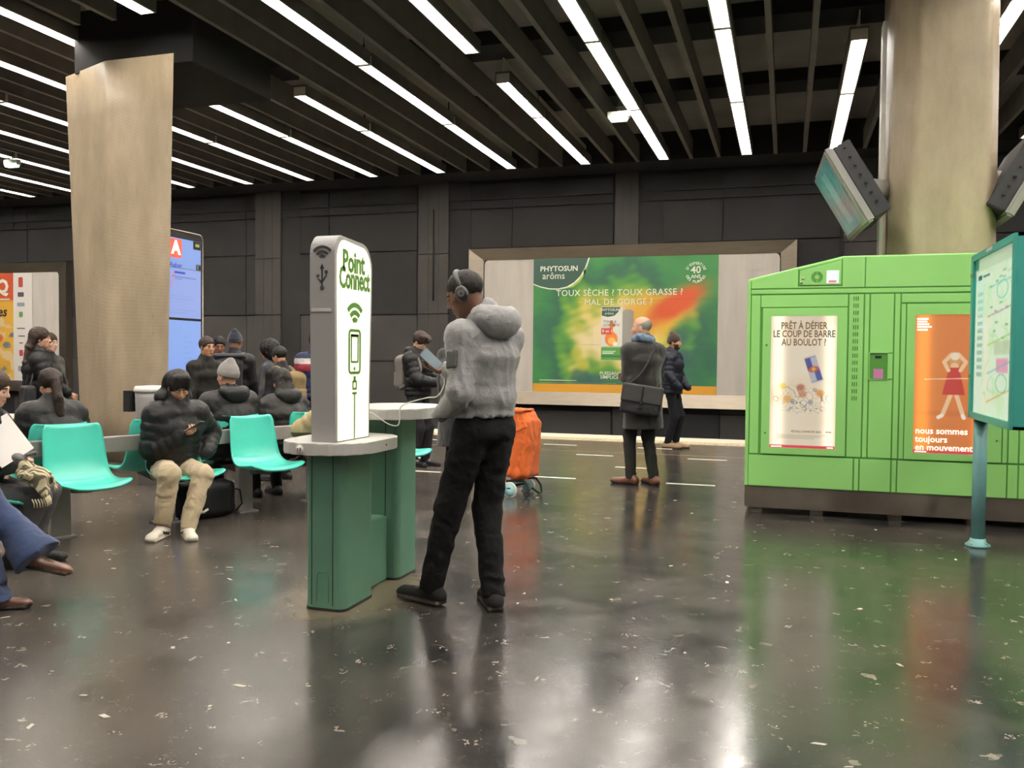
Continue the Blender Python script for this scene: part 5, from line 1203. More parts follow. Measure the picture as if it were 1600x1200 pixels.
# man in the grey jacket at the charging post
GREY = cloth('grey_shell', '#8e8d8c', .6, .06, .35, 90, .2, vscale=3)
def grey_fm(c):
    mi = np.zeros(len(c), int); return mi
g1 = person('person in a grey hooded jacket and headphones using a phone at the charging post', (-1.56, 4.46), 150, 1.86,
    dict(ankL=(-.205, .185, .09), ankR=(.0, -.08, .09), toeL=12, toeR=-28, hy=36, hp=24, headoff=(-.055, .05, -.005), haL=(-.20, .14, .965), elL=(-.36, -.6, 1.12), haR=(.025, .36, 1.235), elR=(.45, .05, 1.0), twist=6),
    dict(mat=GREY, bulk=1.04, arm=1.05, hem=.05, hood='down', hs=1.0, pocket=1, collar=.05, fold=.0065, ff=6, an=(1.3, 1.3, .45), cuff=.046), dict(mat=BLKD, w=1.12, fold=.006, ff=7, cuff=1.0),
    dict(mat=cloth('dark_suede', '#1c1917', .8, .2), sole=mat('grey_sole', '#4a4039', .8), laces=mat('grey_lace', '#3b3835', .8)), ('crop', '#1b1512'), 'deep', .0095, hands=[dict(s=1, d=(-.62, .68, .30), n=(-.45, -.55, .75), side=-1, curl=(.45, .5, .55, .6), thumb=(.9, .7))])
k = g1['k']
def lp(J, p): return tuple(np.asarray(p)*J['k'])
b = MB(); s_ = g1['sh'][-1]; e_ = g1['el'][-1]; m_ = s_*.45+e_*.55; o_ = nrm(m_-(s_+e_)/2 + np.array([-1, -.15, 0]))
Z = nrm(s_-e_); Yv = nrm(np.array([-1, -.2, 0])-Z*(np.array([-1, -.2, 0])@Z)); Xv = np.cross(Z, Yv)
pts = []
c0 = m_+Z*.03
F = Fld(.006); Rp = np.stack([Xv, Yv, Z], 1); F.rbox(c0+Yv*.068, (.034, .008, .046), .006, Rp, 0); sdf_part('sleeve_patch', F, cloth('patch_grey', '#4b4c4a', .8), g1['t'], k)
hp = carried('headphones', 'black over-ear headphones worn by the person in the grey jacket', 'headphones', g1)
H, R = g1['H'], g1['R']
arcp = [H+R@np.array([.092*math.cos(a), -.008, .03+.098*math.sin(a)]) for a in np.linspace(-.05, PI+.05, 22)]
F = Fld(.005)
for a, c in zip(arcp, arcp[1:]): F.cap(a, c, .011, k=.004, flat=(R[:, 1], 1.3))
sdf_part('headband', F, mat('headphone_black', '#232222', .4), hp, k)
for sx in (-1, 1):
    F = Fld(.005); F.ell(H+R@np.array([sx*.098, -.008, -.008]), (.022, .036, .045), R, 0); F.ell(H+R@np.array([sx*.108, -.008, -.008]), (.012, .032, .040), R, .006); sdf_part('ear_cup', F, mat('headphone_black', '#232222'), hp, k)
    b = MB(); M4 = Matrix.Translation(Vector((H+R@np.array([sx*.120, -.008, -.008]))*k)) @ Matrix(R.tolist()).to_4x4() @ Matrix.Rotation(PI/2, 4, 'Y')
    b.lathe([(.014, 0), (.019, 0), (.019, .0025), (.014, .0025)], (0, 0, -.0012), 16)
    for v_ in b.bm.verts: v_.co = M4 @ v_.co
    b.build('cup_ring', mat('headphone_grey', '#5a5856', .4), hp, world=False)
# the phone in his hand and its charging cable
def phone(label, J, c, d, n, scr, w=.074, h_=.155):
    t = carried('smartphone', label, 'phone', J); d = nrm(d); n = nrm(np.asarray(n)-d*(np.asarray(n)@d)); x = np.cross(d, n); c = np.asarray(c)*J['k']
    M4 = Matrix.Translation(Vector(c)) @ Matrix(np.stack([x, d, n], 1).tolist()).to_4x4()
    def pl_(b):
        for v_ in b.bm.verts: v_.co = M4 @ v_.co
        return b
    b = MB(); b.prism(rrect(-w/2, w/2, -h_/2, h_/2, .01, 4), -.0045, .0045, 'z', .002); pl_(b).build('casing', mat('phone_casing', '#3d3c3e', .35), t, world=False)
    b = MB(); b.prism(rrect(-w/2+.004, w/2-.004, -h_/2+.006, h_/2-.006, .008, 4), .0042, .0052, 'z'); pl_(b).build('display', scr, t, world=False)
    return t, M4
M_scr = mat('phone_display_blue', (.09, .13, .15), .2, emit=.35); M_scrd = mat('phone_display_dark', '#15161a', .15)
wr = g1['wr'][1]; hd = nrm((-.62, .68, .30)); hn = nrm(np.array((-.45, -.55, .75)))
pd = nrm(np.array([-.55, .35, .62])); pn = nrm(np.array([-.25, -.75, .45])); pc = wr+hd*.085+hn*.036
phone1, PM = phone('smartphone with a lit screen and white cable in the grey jacket person\'s hand', g1, pc, pd, pn, M_scr)
wM = MWORLD[g1['t'].name]; pend = wM @ (PM @ Vector((0, -.08, 0)))
cb = thing('charging_cable', 'thin white charging cable hanging from the phone to the far worktop', 'cable', (-2.2, 4.6, 0))
P0 = Vector((-2.335, 4.563, 1.012)); path = [P0, Vector((-2.33, 4.53, 1.012)), Vector((-2.27, 4.50, 1.03)), Vector((-2.21, 4.50, 1.00)), Vector((-2.165, 4.53, .965)), Vector((-2.125, 4.56, .955)), Vector((-2.115, 4.57, .99)), Vector((-2.115, 4.575, 1.055)), Vector((-2.07, 4.57, 1.085)), Vector((-2.0, 4.565, 1.105)), Vector((-1.94, 4.57, 1.12))]
e1 = pend; path += [path[-1].lerp(e1, .35)+Vector((.03, 0, -.045)), path[-1].lerp(e1, .7)+Vector((.04, 0, -.03)), e1]
path = [Vector(q) for q in catmull([tuple(p) for p in path], 4)]
MB().tube(path, .0035, 6).build('cord', mat('white_cable', '#e8e4da', .4), cb); MB().tube([e1, e1+(e1-path[-3]).normalized()*.02], .006, 8).build('plug', mat('white_cable', '#e8e4da'), cb)

# man in the long dark coat
COAT = cloth('charcoal_wool', '#2a2826', .95, .1, .5, 240, .3); SUIT = cloth('charcoal_suit', '#252321', .9, .1)
c2 = person('person in a long charcoal coat and blue scarf with arms crossed', (-1.46, 9.31), 128, 1.83,
    dict(ankL=(-.10, .06, .09), ankR=(.11, -.05, .09), toeL=38, toeR=0, hy=48, hp=2, haL=(.08, .20, 1.12), elL=(-.45, -.05, 1.0), haR=(-.08, .21, 1.11), elR=(.45, -.05, 1.0)),
    dict(mat=COAT, name='coat', bulk=1.08, skirt=.60, hem=-.3, collar=.06, fold=.004, ff=5, flare=1.0), dict(mat=SUIT, w=1.0, fold=.006), dict(mat=mat('brown_leather', '#5f3522', .35, var=.15), sole=DKS, pointed=.2), ('rim', '#8b867d'), 'light', .012, hands=[dict(s=-1, d=(.9, .2, .3), n=(0, -1, 0), curl=(.4, .4, .4, .4)), dict(s=1, d=(-.95, -.1, .3), n=(.2, -1, .1), curl=(.3, .3, .35, .35))])
F = Fld(.009); n_ = c2['neck']
for a in range(12): 
    t0, t1 = a*PI/6, (a+1)*PI/6; F.cap(n_+np.array([.085*math.cos(t0), .01+.08*math.sin(t0), .045+.015*math.sin(t0*2)]), n_+np.array([.085*math.cos(t1), .01+.08*math.sin(t1), .045+.015*math.sin(t1*2)]), .038, k=.02)
F.cap(n_+np.array([-.06, .085, .02]), n_+np.array([-.075, .12, -.14]), .035, .03, k=.03, flat=((0, 1, 0), .6)); F.folds(.006, 14, 2); sdf_part('scarf', F, mat('blue_scarf', '#3c4a66', .9, color2='#8fa6bd', vscale=9), c2['t'], c2['k'])
mb = carried('messenger_bag', 'dark grey flap messenger bag at the hip of the person in the charcoal coat', 'bag', c2)
BAG = cloth('bag_canvas', '#3b3a3b', .7, .08); BAGD = cloth('bag_dark', '#29282a', .7)
bc = np.array([-.135, -.205, .905]); br = rotz(math.radians(-29))@np.array([[1, 0, 0], [0, 1, 0], [0, 0, 1.]]); tl = np.array([[math.cos(.14), 0, -math.sin(.14)], [0, 1, 0], [math.sin(.14), 0, math.cos(.14)]]); br = br@tl.T
F = Fld(.009); F.rbox(bc, (.205, .05, .150), .035, br, 0); F.folds(.004, 6, 2); sdf_part('bag_body', F, BAGD, mb, c2['k'])
F = Fld(.008); F.rbox(bc+br@np.array([0, -.035, .065]), (.212, .030, .095), .02, br, 0); sdf_part('flap', F, BAG, mb, c2['k'])
F = Fld(.006); F.rbox(bc+br@np.array([0, -.068, .03]), (.011, .006, .12), .005, br, 0); sdf_part('buckle_strap', F, BAGD, mb, c2['k'])
for z in (-.035, -.075): F = Fld(.005); F.rbox(bc+br@np.array([0, -.074, z]), (.016, .006, .011), .004, br, 0); sdf_part('buckle', F, M_black, mb, c2['k'])
st = [bc+br@np.array([-.18, .0, .13]), np.array([-.14, -.16, 1.15]), np.array([-.02, -.165, 1.33]), c2['sh'][1]+np.array([-.04, -.02, .085]), np.array([.17, .10, 1.30]), np.array([.20, .02, 1.10]), bc+br@np.array([.18, .0, .13])]
st = catmull(st, 5); F = Fld(.008)
for a, c in zip(st, st[1:]): F.cap(a, c, .014, k=.004)
sdf_part('shoulder_strap', F, BAGD, mb, c2['k'])

# bearded man in navy puffer by the track
NAVY = cloth('navy_nylon', '#161a26', .5, .1)
c3 = person('bearded person in a navy puffer jacket and brown beanie at the platform edge', (-1.66, 13.38), -12, 1.75,
    dict(haL=(-.20, .20, .93), haR=(.20, .20, .93), elL=(-.42, -.2, 1.1), elR=(.42, -.2, 1.1), hp=3, hy=0, ankL=(-.08, .04, .09), ankR=(.08, -.03, .09), toeL=0, toeR=-6), dict(mat=NAVY, bulk=1.2, arm=1.1, hem=-.10, quilt=.013, nq=5, hood='down', pocket=1, collar=.05), dict(mat=cloth('navy_trousers', '#0f1118', .9), w=1.0),
    dict(mat=mat('tan_suede', '#8d7458', .9, var=.1), sole=mat('tan_sole', '#5b4a3a', .8), w=1.1), ('beanie', '#3a2a20', 'short', '#2a1c14'), 'tan', .015, beard=True)

# boy with the grey rucksack
c4 = person('young person in a black puffer and grey rucksack looking at a phone', (-4.36, 9.95), -14, 1.69,
    dict(haL=(-.06, .36, 1.10), haR=(.07, .36, 1.10), elL=(-.42, -.1, .9), elR=(.42, -.1, .9), hp=32, ankL=(-.08, .06, .09), ankR=(.08, .0, .09)), dict(mat=BLK, bulk=1.2, arm=1.15, hem=-.02, quilt=.013, nq=4, hood='down', collar=.05), dict(mat=cloth('dark_trousers', '#232124', .9), w=1.1),
    dict(mat=BLK, sole=DKS, laces=OFFW), ('fluffy', '#2e211a'), 'pale', .013, hands=[dict(s=1, d=(-.3, .9, .2), n=(-.6, 0, .8), curl=(.6, .7, .8, .8)), dict(s=-1, d=(.3, .9, .2), n=(.6, 0, .8), curl=(.6, .7, .8, .8))])
phone('dark smartphone held by the young person with the grey rucksack', c4, c4['wr'][1]*.5+c4['wr'][-1]*.5+np.array([0, .09, .035]), (0, .75, .65), (0, -.65, .75), M_scrd)
def rucksack(label, J, m, m2, c=(0, -.225, 1.22), hs=(.145, .085, .22), roll=False, pocket=True, group=None):
    t = carried('rucksack', label, 'backpack', J, group); c = np.asarray(c, float)+np.array([0, 0, J['pel'][2]-.95]); F = Fld(.013); F.rbox(c, hs, .07, None, 0)
    F.ell(c+np.array([0, -.01, hs[2]*.75]), (hs[0]*.95, hs[1]*.9, .09), None, .04); F.folds(.006, 6, 8); sdf_part('bag_body', F, m, t, J['k'])
    if pocket: F = Fld(.012); F.rbox(c+np.array([0, -hs[1]*.85, -hs[2]*.35]), (hs[0]*.75, .04, hs[2]*.45), .03, None, 0); F.folds(.004, 7, 3); sdf_part('pocket', F, m2, t, J['k'])
    if roll:
        F = Fld(.010); F.rbox(c+np.array([0, -.02, hs[2]+.03]), (hs[0]*1.25, .075, .022), .018, rotx(-.25), 0); sdf_part('roll_top', F, m2, t, J['k'])
        F = Fld(.008); F.rbox(c+np.array([0, -hs[1]-.012, .02]), (.013, .008, hs[2]*.95), .006, None, 0); sdf_part('centre_strap', F, M_black, t, J['k'])
    for s in (-1, 1):
        st = catmull([c+np.array([s*.08, hs[1]*.5, hs[2]*.8]), J['sh'][s]*np.array([.75, 1, 1])+np.array([0, -.03, .095]), J['sh'][s]*np.array([.8, 1, 1])+np.array([0, .12, -.02]), J['sh'][s]*np.array([.85, 1, 1])+np.array([0, .13, -.20]), c+np.array([s*.16, .12, -hs[2]*.75]), c+np.array([s*.12, hs[1]*.3, -hs[2]*.9])], 4)
        F = Fld(.011)
        for a, q in zip(st, st[1:]): F.cap(a, q, .020, k=.006)
        sdf_part('strap', F, m2, t, J['k'])
    return t
GRYB = cloth('rucksack_grey', '#6f6a64', .85); rucksack('grey rucksack on the back of the young person by the far charging table', c4, GRYB, GRYB)
# person in a long black coat behind
c5 = person('person in a long black coat half hidden behind the grey jacket', (-3.50, 9.05), 75, 1.74, dict(hp=12, hy=10), dict(mat=BLKW, name='coat', bulk=1.1, skirt=.38, hem=-.3, collar=.05, fold=.004, flare=1.05), dict(mat=BLKD), dict(mat=BLK), ('short', '#17110e'), 'brown', .016)

# seated man with the phone, facing us
def seatpos(s, f): p = BB+BUv.normalized()*s+BN*f; return (p.x, p.y)
FR, BK = -23.9, 156.1
BEI = cloth('beige_chino', '#b3a284', .85, .06, .3, 180, .2); PUF = cloth('black_puffer', '#151516', .5, .1)
c6 = person('seated person in a black puffer and beige trousers looking down at a phone', seatpos(-.74, .055), FR, 1.66,
    dict(SIT, lean=9, hp=30, hy=-14, ankL=(.12, .66, .09), ankR=(.27, .52, .09), knL=(-.28, 1.1, 1.2), knR=(.33, 1.1, 1.2), toeL=-20, toeR=-50, haR=(.02, .36, .80), elR=(.50, .05, .65), haL=(-.24, .30, .62), elL=(-.5, .05, .75)),
    dict(mat=PUF, bulk=1.26, arm=1.25, hem=-.05, quilt=.013, nq=3, hood=None, collar=.09, cw=1.15, fold=.004, ff=6), dict(mat=BEI, w=1.2, fold=.008, ff=6), dict(mat=OFFW, sole=mat('white_sole', '#d8cfbd', .6), flash=mat('dark_flash', '#22261f', .5), w=1.08), ('fringe', '#15110f'), 'light', .0105,
    hands=[dict(s=1, d=(-.55, .75, .30), n=(-.5, -.1, .85), curl=(.65, .7, .75, .8), thumb=(.8, .9))])
F = Fld(.011); Hh, Rh, nn = c6['H'], c6['R'], c6['neck']
F.ell(Hh+Rh@np.array([0, -.075, .0]), (.118, .085, .125), Rh, 0); F.cap(nn+np.array([-.09, -.06, .05]), nn+np.array([.09, -.06, .05]), .075, k=.05); F.ell(Hh+Rh@np.array([0, .05, .03]), (.088, .115, .12), Rh, .02, 's'); F.folds(.005, 6, 3); sdf_part('hood', F, PUF, c6['t'], c6['k'])
phone('black smartphone in the hand of the seated person in beige trousers', c6, c6['wr'][1]+np.array([-.075, .085, .065]), (-.55, .55, .5), (.25, -.45, .8), M_scrd)
# seated on the far side, backs to us
GKN = '#8a8580'
c7 = person('seated person from behind in a light grey beanie and black puffer', seatpos(.0, -.055), BK, 1.72, dict(SIT, lean=-2, hp=2, hy=8), dict(mat=cloth('black_puffer_b', '#141313', .5), bulk=1.4, arm=1.2, hem=-.05, quilt=.013, nq=3, hood='down', collar=.05), dict(mat=BLKD), dict(mat=BLK), ('beanie', GKN), 'light', .014)
c8 = person('seated person from behind with dark hair and a ribbed black hood', seatpos(.62, -.055), BK, 1.66, dict(SIT, lean=10, hp=20, hy=-10), dict(mat=cloth('black_puffer_c', '#161514', .5), bulk=1.32, arm=1.15, hem=-.05, quilt=.014, nq=4, hood='down', collar=.05), dict(mat=BLKD), dict(mat=BLK), ('long', '#1d1714'), 'light', .014, female=True)
c9 = person('seated person with a dark ponytail seen from behind at the left of the pillar', seatpos(-1.46, -.055), BK, 1.66, dict(SIT, lean=2, hp=22, hy=0), dict(mat=cloth('black_puffer_d', '#151516', .5), bulk=1.28, arm=1.15, hem=-.05, quilt=.013, nq=3, collar=.05), dict(mat=cloth('rust_trousers', '#5b3026', .9)), dict(mat=OFFW, sole=GUM), ('pony', '#2a1d16'), 'light', .013, female=True)
TANB = [cloth('brown_quilt', '#5f4b38', .75), cloth('tan_fleece', '#b09a75', .95)]
c10 = person('seated person in a tan and brown jacket leaning forward behind the totem', seatpos(.70, .055), FR, 1.76, dict(SIT, lean=38, hp=30), dict(mat=TANB, bulk=1.3, arm=1.15, hem=-.05, quilt=.013, nq=3, collar=.06, fm=lambda c: (c[:, 2] > .70).astype(int)), dict(mat=BLKD), dict(mat=BLK), ('short', '#2a1d16'), 'light', .014)
# two women near the left edge
G2 = math.degrees(math.atan2(.46, .89))+0.0
def seat2(s, f): u2 = Vector((-.46, .89, 0)).normalized(); n2 = Vector((u2.y, -u2.x, 0)); p = Vector((-5.05, 4.1, 0))+u2*s+n2*f; return (p.x, p.y)
BLKP = cloth('black_padded', '#121111', .6)
c11 = person('seated person in grey jeans with a white paper, bag and striped scarf on the lap', seat2(.0, .05), G2, 1.68, dict(SIT, lean=8, hp=15, haL=(-.04, .43, .74), haR=(.05, .44, .73), ankL=(-.09, .48, .09), ankR=(.09, .44, .09), knL=(-.1, 1.2, 1.2), knR=(.1, 1.2, 1.2)), dict(mat=BLKP, bulk=1.15, arm=1.15, hem=-.03, collar=.05, fold=.006), dict(mat=cloth('grey_denim', '#4c4a4b', .85, .15), w=1.05), dict(mat=BLK), ('long', '#3a2a20'), 'pale', .012, female=True,
    hands=[dict(s=-1, d=(.7, .6, .0), n=(.3, -.4, -.8), curl=(.6, .6, .65, .7)), dict(s=1, d=(-.6, .7, .1), n=(-.3, -.5, -.8), curl=(.6, .6, .65, .7))])
DEN = cloth('blue_denim', '#2c3b5c', .85, .2, .5, 220, .2, vscale=9)
c12 = person('seated person in wide blue jeans and brown shoes with crossed legs at the left edge', seat2(-.90, .055), G2+2, 1.70, dict(SIT, lean=4, ankR=(.14, .64, .09), ankL=(.07, .86, .30), knR=(.12, 1.2, 1.4), knL=(-.1, .9, 1.6), toeR=0, toeL=-4, tpR=0, tpL=-14), dict(mat=BLKP, bulk=1.1, hem=-.02, collar=.04), dict(mat=DEN, w=1.12, bell=.135, drop=.045, fold=.006), dict(mat=mat('brown_brogue', '#5f3c28', .3, var=.2, coat=.3), sole=DKS, pointed=.55, laces=mat('dark_lace', '#3a2418', .6)), ('short', '#3a2a20'), 'pale', .011, female=True)
J = c11
pg = carried('paper_sheet', 'large white paper sheet held up by the seated person in grey jeans', 'paper', J)
b = MB(); p0 = np.array([-.02, .34, .97]); ir = np.array([.17, .985, 0]); e1 = ir*.17-np.array([0, 0, .22]); e2 = -ir*.20+np.array([.25, .09, -.10]); nn_ = nrm(np.cross(e1, e2))*.003
q = [p0, p0+e1, p0+e1+e2, p0+e2]; f = [b.bm.verts.new(p) for p in q]; g = [b.bm.verts.new(p+nn_) for p in q]; b.bm.faces.new(f); b.bm.faces.new(g[::-1])
for i in range(4): b.bm.faces.new((f[i], f[(i+1) % 4], g[(i+1) % 4], g[i]))
b.build('sheet', mat('paper_white', '#d9d3cc', .7), pg, world=False)
hb = carried('handbag', 'dark grey leather handbag lying on the lap of the seated person in grey jeans', 'bag', J)
F = Fld(.009); rr_ = rotz(.2)@rotx(.25); F.rbox((-.03, .36, .655), (.19, .105, .060), .045, rr_, 0); F.folds(.004, 5, 3); sdf_part('bag_body', F, mat('grey_leather', '#3c3836', .38, var=.1, bump=.2, bscale=90), hb, 1)
F = Fld(.008); F.cap((-.18, .40, .70), (-.06, .49, .71), .012, k=.01); F.cap((-.06, .49, .71), (.10, .45, .705), .012, k=.01); sdf_part('handle', F, mat('grey_leather', '#3c3836'), hb, 1)
sc = carried('scarf', 'cream and grey striped fringed scarf draped over the knee', 'scarf', J)
F = Fld(.007); F.rbox((.13, .50, .60), (.07, .10, .022), .02, rotz(.5)@rotx(-.3), 0); F.cap((.10, .42, .68), (.16, .56, .60), .035, .045, k=.03, flat=((0, 0, 1), .6)); F.cap((.14, .50, .62), (.20, .60, .54), .05, .045, k=.03, flat=((.7, -.3, .6), .45)); F.folds(.012, 9, 4)
def stripes():
    m = bpy.data.materials.new('striped_knit'); m.use_nodes = True; nt = m.node_tree; b_ = nt.nodes['Principled BSDF']; w = nt.nodes.new('ShaderNodeTexWave'); w.inputs['Scale'].default_value = 14; w.inputs['Distortion'].default_value = 2; tc = nt.nodes.new('ShaderNodeTexCoord'); nt.links.new(tc.outputs['Object'], w.inputs['Vector'])
    r = nt.nodes.new('ShaderNodeValToRGB'); r.color_ramp.elements[0].color = (*lin('#55503f'), 1); r.color_ramp.elements[1].color = (*lin('#c4b795'), 1); r.color_ramp.elements[0].position = .35; r.color_ramp.elements[1].position = .55
    nt.links.new(w.outputs[1], r.inputs[0]); nt.links.new(r.outputs[0], b_.inputs['Base Color']); b_.inputs['Roughness'].default_value = .95; return m
so = np.array([.02, .06, -.02])
for i_, (fn_, lo_, hi_, k_, op_) in enumerate(F.P): F.P[i_] = (lambda p, fn_=fn_: fn_(p-so), lo_+so, hi_+so, k_, op_)
sdf_part('shawl', F, stripes(), sc, 1)
b = MB()
for i in range(16):
    a = i/15; p = Vector((.275-.05*a, .66+.06*math.sin(a*3)-.10*a, .47+.015*math.sin(a*5))); b.tube([p, p+Vector((.012, .015, -.022)), p+Vector((.014, .018, -.05))], .004, 5)
q = b.build('fringe', mat('cream_fringe', '#c4b795', .95), sc, world=False); tag(q, kind='stuff')

# standing group beyond the benches
OLV = cloth('olive_black', '#191713', .8)
c13 = person('standing person in profile with hair tied back, earbuds and a dark jacket', (-5.78, 7.70), -20, 1.56, dict(hp=4, hy=0), dict(mat=OLV, bulk=1.0, hem=-.05, collar=.03), dict(mat=BLKD), dict(mat=BLK), ('bun', '#2a1d16'), 'tan', .014, female=True)
F = Fld(.005); H_, R_ = c13['H'], c13['R']
for sx in (-1, 1): 
    pts = [H_+R_@np.array([sx*.031+.021*math.cos(a), .098, .002+.018*math.sin(a)]) for a in np.linspace(0, 2*PI, 13)]
    for a, c in zip(pts, pts[1:]): F.cap(a, c, .0025, k=.001)
    F.cap(H_+R_@np.array([sx*.052, .095, .006]), H_+R_@np.array([sx*.078, .0, .010]), .0025, k=.001)
sdf_part('glasses', F, mat('gold_wire', '#8a7448', .3, .8), c13['t'], c13['k'])
c14 = person('standing person in a red top seen between the heads, facing us', (-6.68, 9.16), -48, 1.60, dict(hp=14), dict(mat=cloth('red_knit', '#8f1d26', .9), bulk=1.0, hem=-.05, collar=.05), dict(mat=BLKD), dict(mat=BLK), ('short', '#1a1310'), 'brown', .016, female=True)
c15 = person('standing person from behind in a dark navy cap and black jacket', (-6.25, 8.86), 112, 1.64, dict(hp=10, hy=-15), dict(mat=BLK, bulk=1.15, arm=1.1, hem=-.03, collar=.06), dict(mat=cloth('khaki_trousers', '#6b6048', .9)), dict(mat=BLK), ('beanie', '#1c1f2c'), 'brown', .015)
rucksack('black and grey roll top rucksack on the back of the person in the navy cap', c15, cloth('rucksack_black', '#2b2a2b', .7), cloth('rucksack_slate', '#4a4a4d', .7), (0, -.24, 1.20), (.155, .095, .24), True, False)
c16 = person('standing person with a full round black afro hairstyle facing left', (-5.66, 8.72), 196, 1.53, dict(hp=10), dict(mat=cloth('slate_scarf_coat', '#3c3d42', .85), bulk=1.05, hem=-.05, collar=.10), dict(mat=BLKD), dict(mat=BLK), ('afro', '#120d0b'), 'tan', .015, female=True)
c17 = person('standing person in a black jacket carrying a khaki rucksack', (-5.22, 8.24), 172, 1.47, dict(hp=16), dict(mat=BLK, bulk=1.12, hem=-.04, collar=.06), dict(mat=BLKD), dict(mat=BLK), ('short', '#15100d'), 'tan', .015)
KH = cloth('khaki_canvas', '#7a6647', .9, .15); rucksack('khaki rucksack on the back of the short person in black', c17, KH, KH, (0, -.23, 1.20), (.15, .10, .22))
STR = [cloth('navy_puffer_e', '#222a44', .5), cloth('white_band', '#c9c1b8', .6), cloth('red_band', '#7d2530', .6)]
c18 = person('standing person in a navy puffer with white and red shoulder stripes', (-5.55, 9.50), 95, 1.66, dict(hp=15), dict(mat=STR, bulk=1.2, arm=1.15, hem=-.04, quilt=.013, nq=4, collar=.06, fm=lambda c: np.where(c[:, 2] > 1.43, 0, np.where(c[:, 2] > 1.355, 1, np.where(c[:, 2] > 1.26, 2, 0)))), dict(mat=BLKD), dict(mat=BLK), ('short', '#1a1310'), 'brown', .015)
c19 = person('standing person from behind with very long straight brown hair', (-7.50, 7.22), 52, 1.64, dict(hp=2, hy=-12, haR=(.20, .30, 1.02), elR=(.5, -.1, 1.0)), dict(mat=cloth('black_puffer_f', '#111112', .55), bulk=1.15, arm=1.15, hem=-.16, quilt=.013, nq=3, collar=.05), dict(mat=BLKD), dict(mat=BLK), ('long', '#33241b'), 'light', .013, female=True)
tb = carried('shoulder_bag', 'dark shoulder bag of the long haired person by the orange poster', 'bag', c19); F = Fld(.012); F.rbox((.19, -.12, .98), (.12, .06, .14), .04, rotz(.2), 0); F.folds(.005, 6, 2); sdf_part('bag_body', F, BAGD, tb, c19['k'])
F = Fld(.01); F.cap((.13, -.13, 1.10), (.13, -.10, 1.36), .012, k=.01); F.cap((.24, -.10, 1.10), (.15, -.02, 1.46), .012, k=.01); sdf_part('handle', F, BAGD, tb, c19['k'])
c20 = person('standing person turned sideways, pale face beside the long brown hair', (-8.02, 7.86), 5, 1.60, dict(hp=2), dict(mat=BLKW, bulk=1.05, hem=-.1, collar=.05), dict(mat=BLKD), dict(mat=BLK), ('long', '#3a241a'), 'pale', .014, female=True)
c21 = person('standing person in black at the far left edge of the photo', (-7.55, 6.22), 60, 1.62, dict(haR=(.27, .05, .85)), dict(mat=BLK, bulk=1.15, hem=-.1, collar=.05), dict(mat=BLKD), dict(mat=BLK), ('short', '#1a1310'), 'light', .015, hands=[dict(s=1, n=(-1, 0, 0), curl=(.4, .45, .5, .5))])

# ------------------------------------------------------------------ orange shopping trolley
tr = thing('shopping_trolley', 'orange fabric shopping trolley with pale blue wheels behind the grey jacket', 'trolley', (-2.49, 8.2, 0), math.radians(78))
ORA = cloth('orange_fabric', '#d9692f', .7, .08, .3, 90, .1)
F = Fld(.0095); F.ecap((0, -.01, .22), (0, .0, .78), (.15, .135), (.135, .145), (1, 0, 0), .02); F.rbox((0, -.01, .48), (.15, .145, .29), .05, rotx(.03), .03); F.rbox((0, .02, .80), (.11, .12, .05), .04, rotx(-.2), .05); F.cut((0, 0, -1), (0, 0, .17)); F.cut((0, -.2, 1), (0, 0, .84)); F.folds(.012, 4.2, 6, (1, 1, .8)); F.folds(.006, 11, 3); sdf_part('bag_body', F, ORA, tr)
F = Fld(.008); F.rbox((-.135, -.045, .745), (.012, .072, .105), .010, rotx(-.45)@np.array([[.98, 0, .2], [0, 1, 0], [-.2, 0, .98]]), 0); F.rbox((-.04, .0, .832), (.11, .115, .013), .012, rotx(-.1), .03); F.folds(.004, 6, 2); sdf_part('flap', F, ORA, tr)
b = MB(); b.tube([(-.12, .13, .12), (-.12, .14, .98), (-.10, .15, 1.02), (.10, .15, 1.02), (.12, .14, .98), (.12, .13, .12)], .011, 8).build('frame', M_black, tr, world=False)
b = MB(); b.tube([(-.1, .151, 1.02), (.1, .151, 1.02)], .017, 8).build('grip', M_black, tr, world=False)
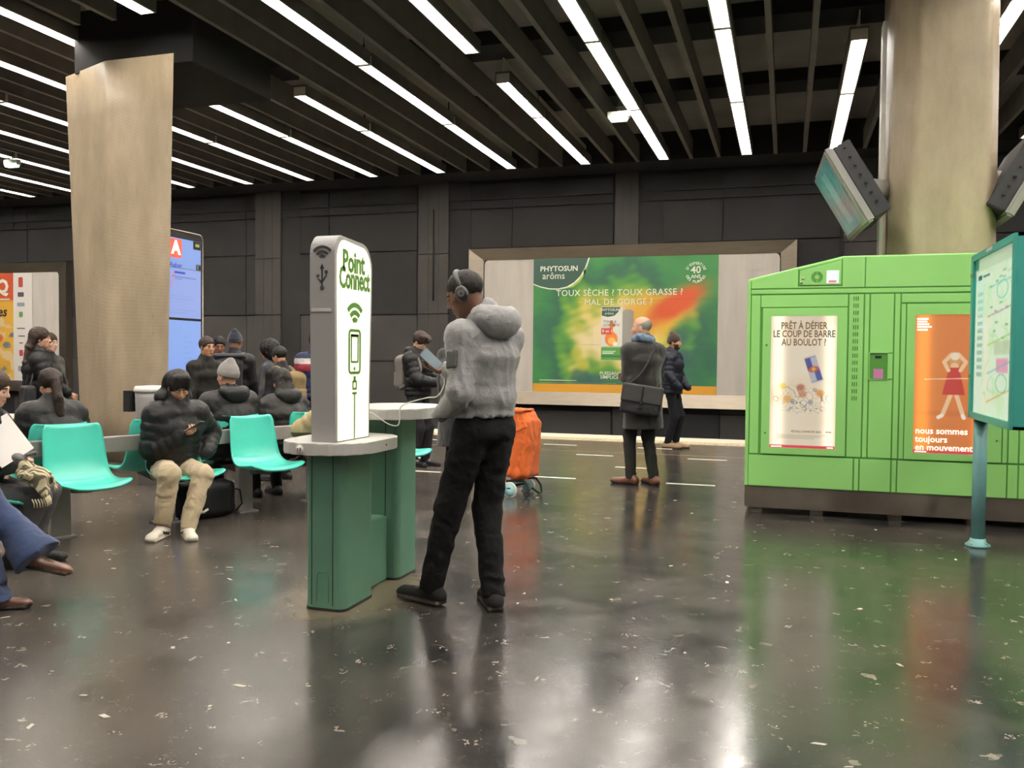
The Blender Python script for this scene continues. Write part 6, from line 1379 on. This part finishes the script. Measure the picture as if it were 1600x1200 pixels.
for sx in (-1, 1):
    for y in (.10, -.02): 
        b = MB(); b.lathe([(.0, -.014), (.062, -.014), (.066, 0), (.062, .014), (0, .014)], (sx*.185, y+.03, .115 if y > 0 else .066), 22, 'x'); b.mat(1); b.build('wheel', mat('pale_blue_hub', '#8fb9bd', .5), tr, world=False)
        b = MB()
        for i in range(18):
            a0, a1 = 2*PI*i/18, 2*PI*(i+1)/18
        MB().box((sx*.185-.016, y+.03-.012, (.115 if y > 0 else .066)+.012), (sx*.185+.016, y+.03+.03, (.115 if y > 0 else .066)+.026)).build('hub_slot', mat('hub_dark', '#3e5b60', .6), tr, world=False)
        ringp = [(sx*.185, y+.03+.066*math.cos(a), (.115 if y > 0 else .066)+.066*math.sin(a)) for a in np.linspace(0, 2*PI, 25)]
        b.tube(ringp, .014, 6).build('tyre', mat('cream_tyre', '#d8d2c0', .6), tr, world=False)
b = MB(); b.tube([(-.18, .04, .09), (.18, .04, .09)], .012, 8); b.tube([(-.12, .13, .14), (-.12, -.11, .16)], .012, 6); b.tube([(.12, .13, .14), (.12, -.11, .16)], .012, 6)
for sx in (-1, 1): b.tube([(sx*.12, -.11, .16), (sx*.13, -.16, .10), (sx*.13, -.17, .02), (sx*.13, -.14, .012), (sx*.10, -.08, .06)], .011, 6)
b.build('stand', M_black, tr, world=False)
b = MB(); b.box((.06, -.128, .265), (.14, -.122, .278)); b.build('printed_mark', mat('pale_orange_print', '#e8a680', .6), tr, world=False)

# ------------------------------------------------------------------ bag under the seats
db = thing('holdall', 'black holdall with a pale strap under the bench behind the beige trousers', 'bag', (*seatpos(-.36, .02), 0), math.radians(66))
F = Fld(.012); F.rbox((0, 0, .15), (.24, .12, .15), .07, None, 0); F.folds(.01, 4, 2); sdf_part('bag_body', F, BLK, db)
b = MB(); b.tube([(-.12, -.125, .16), (-.16, -.15, .10), (-.10, -.16, .07), (-.05, -.14, .09)], .012, 6).build('strap', OFFW, db, world=False)
b = MB(); b.tube([(.24, -.02, .22), (.31, -.03, .20), (.33, -.03, .08), (.27, -.03, .02)], .008, 6).build('strap', M_black, db, world=False)
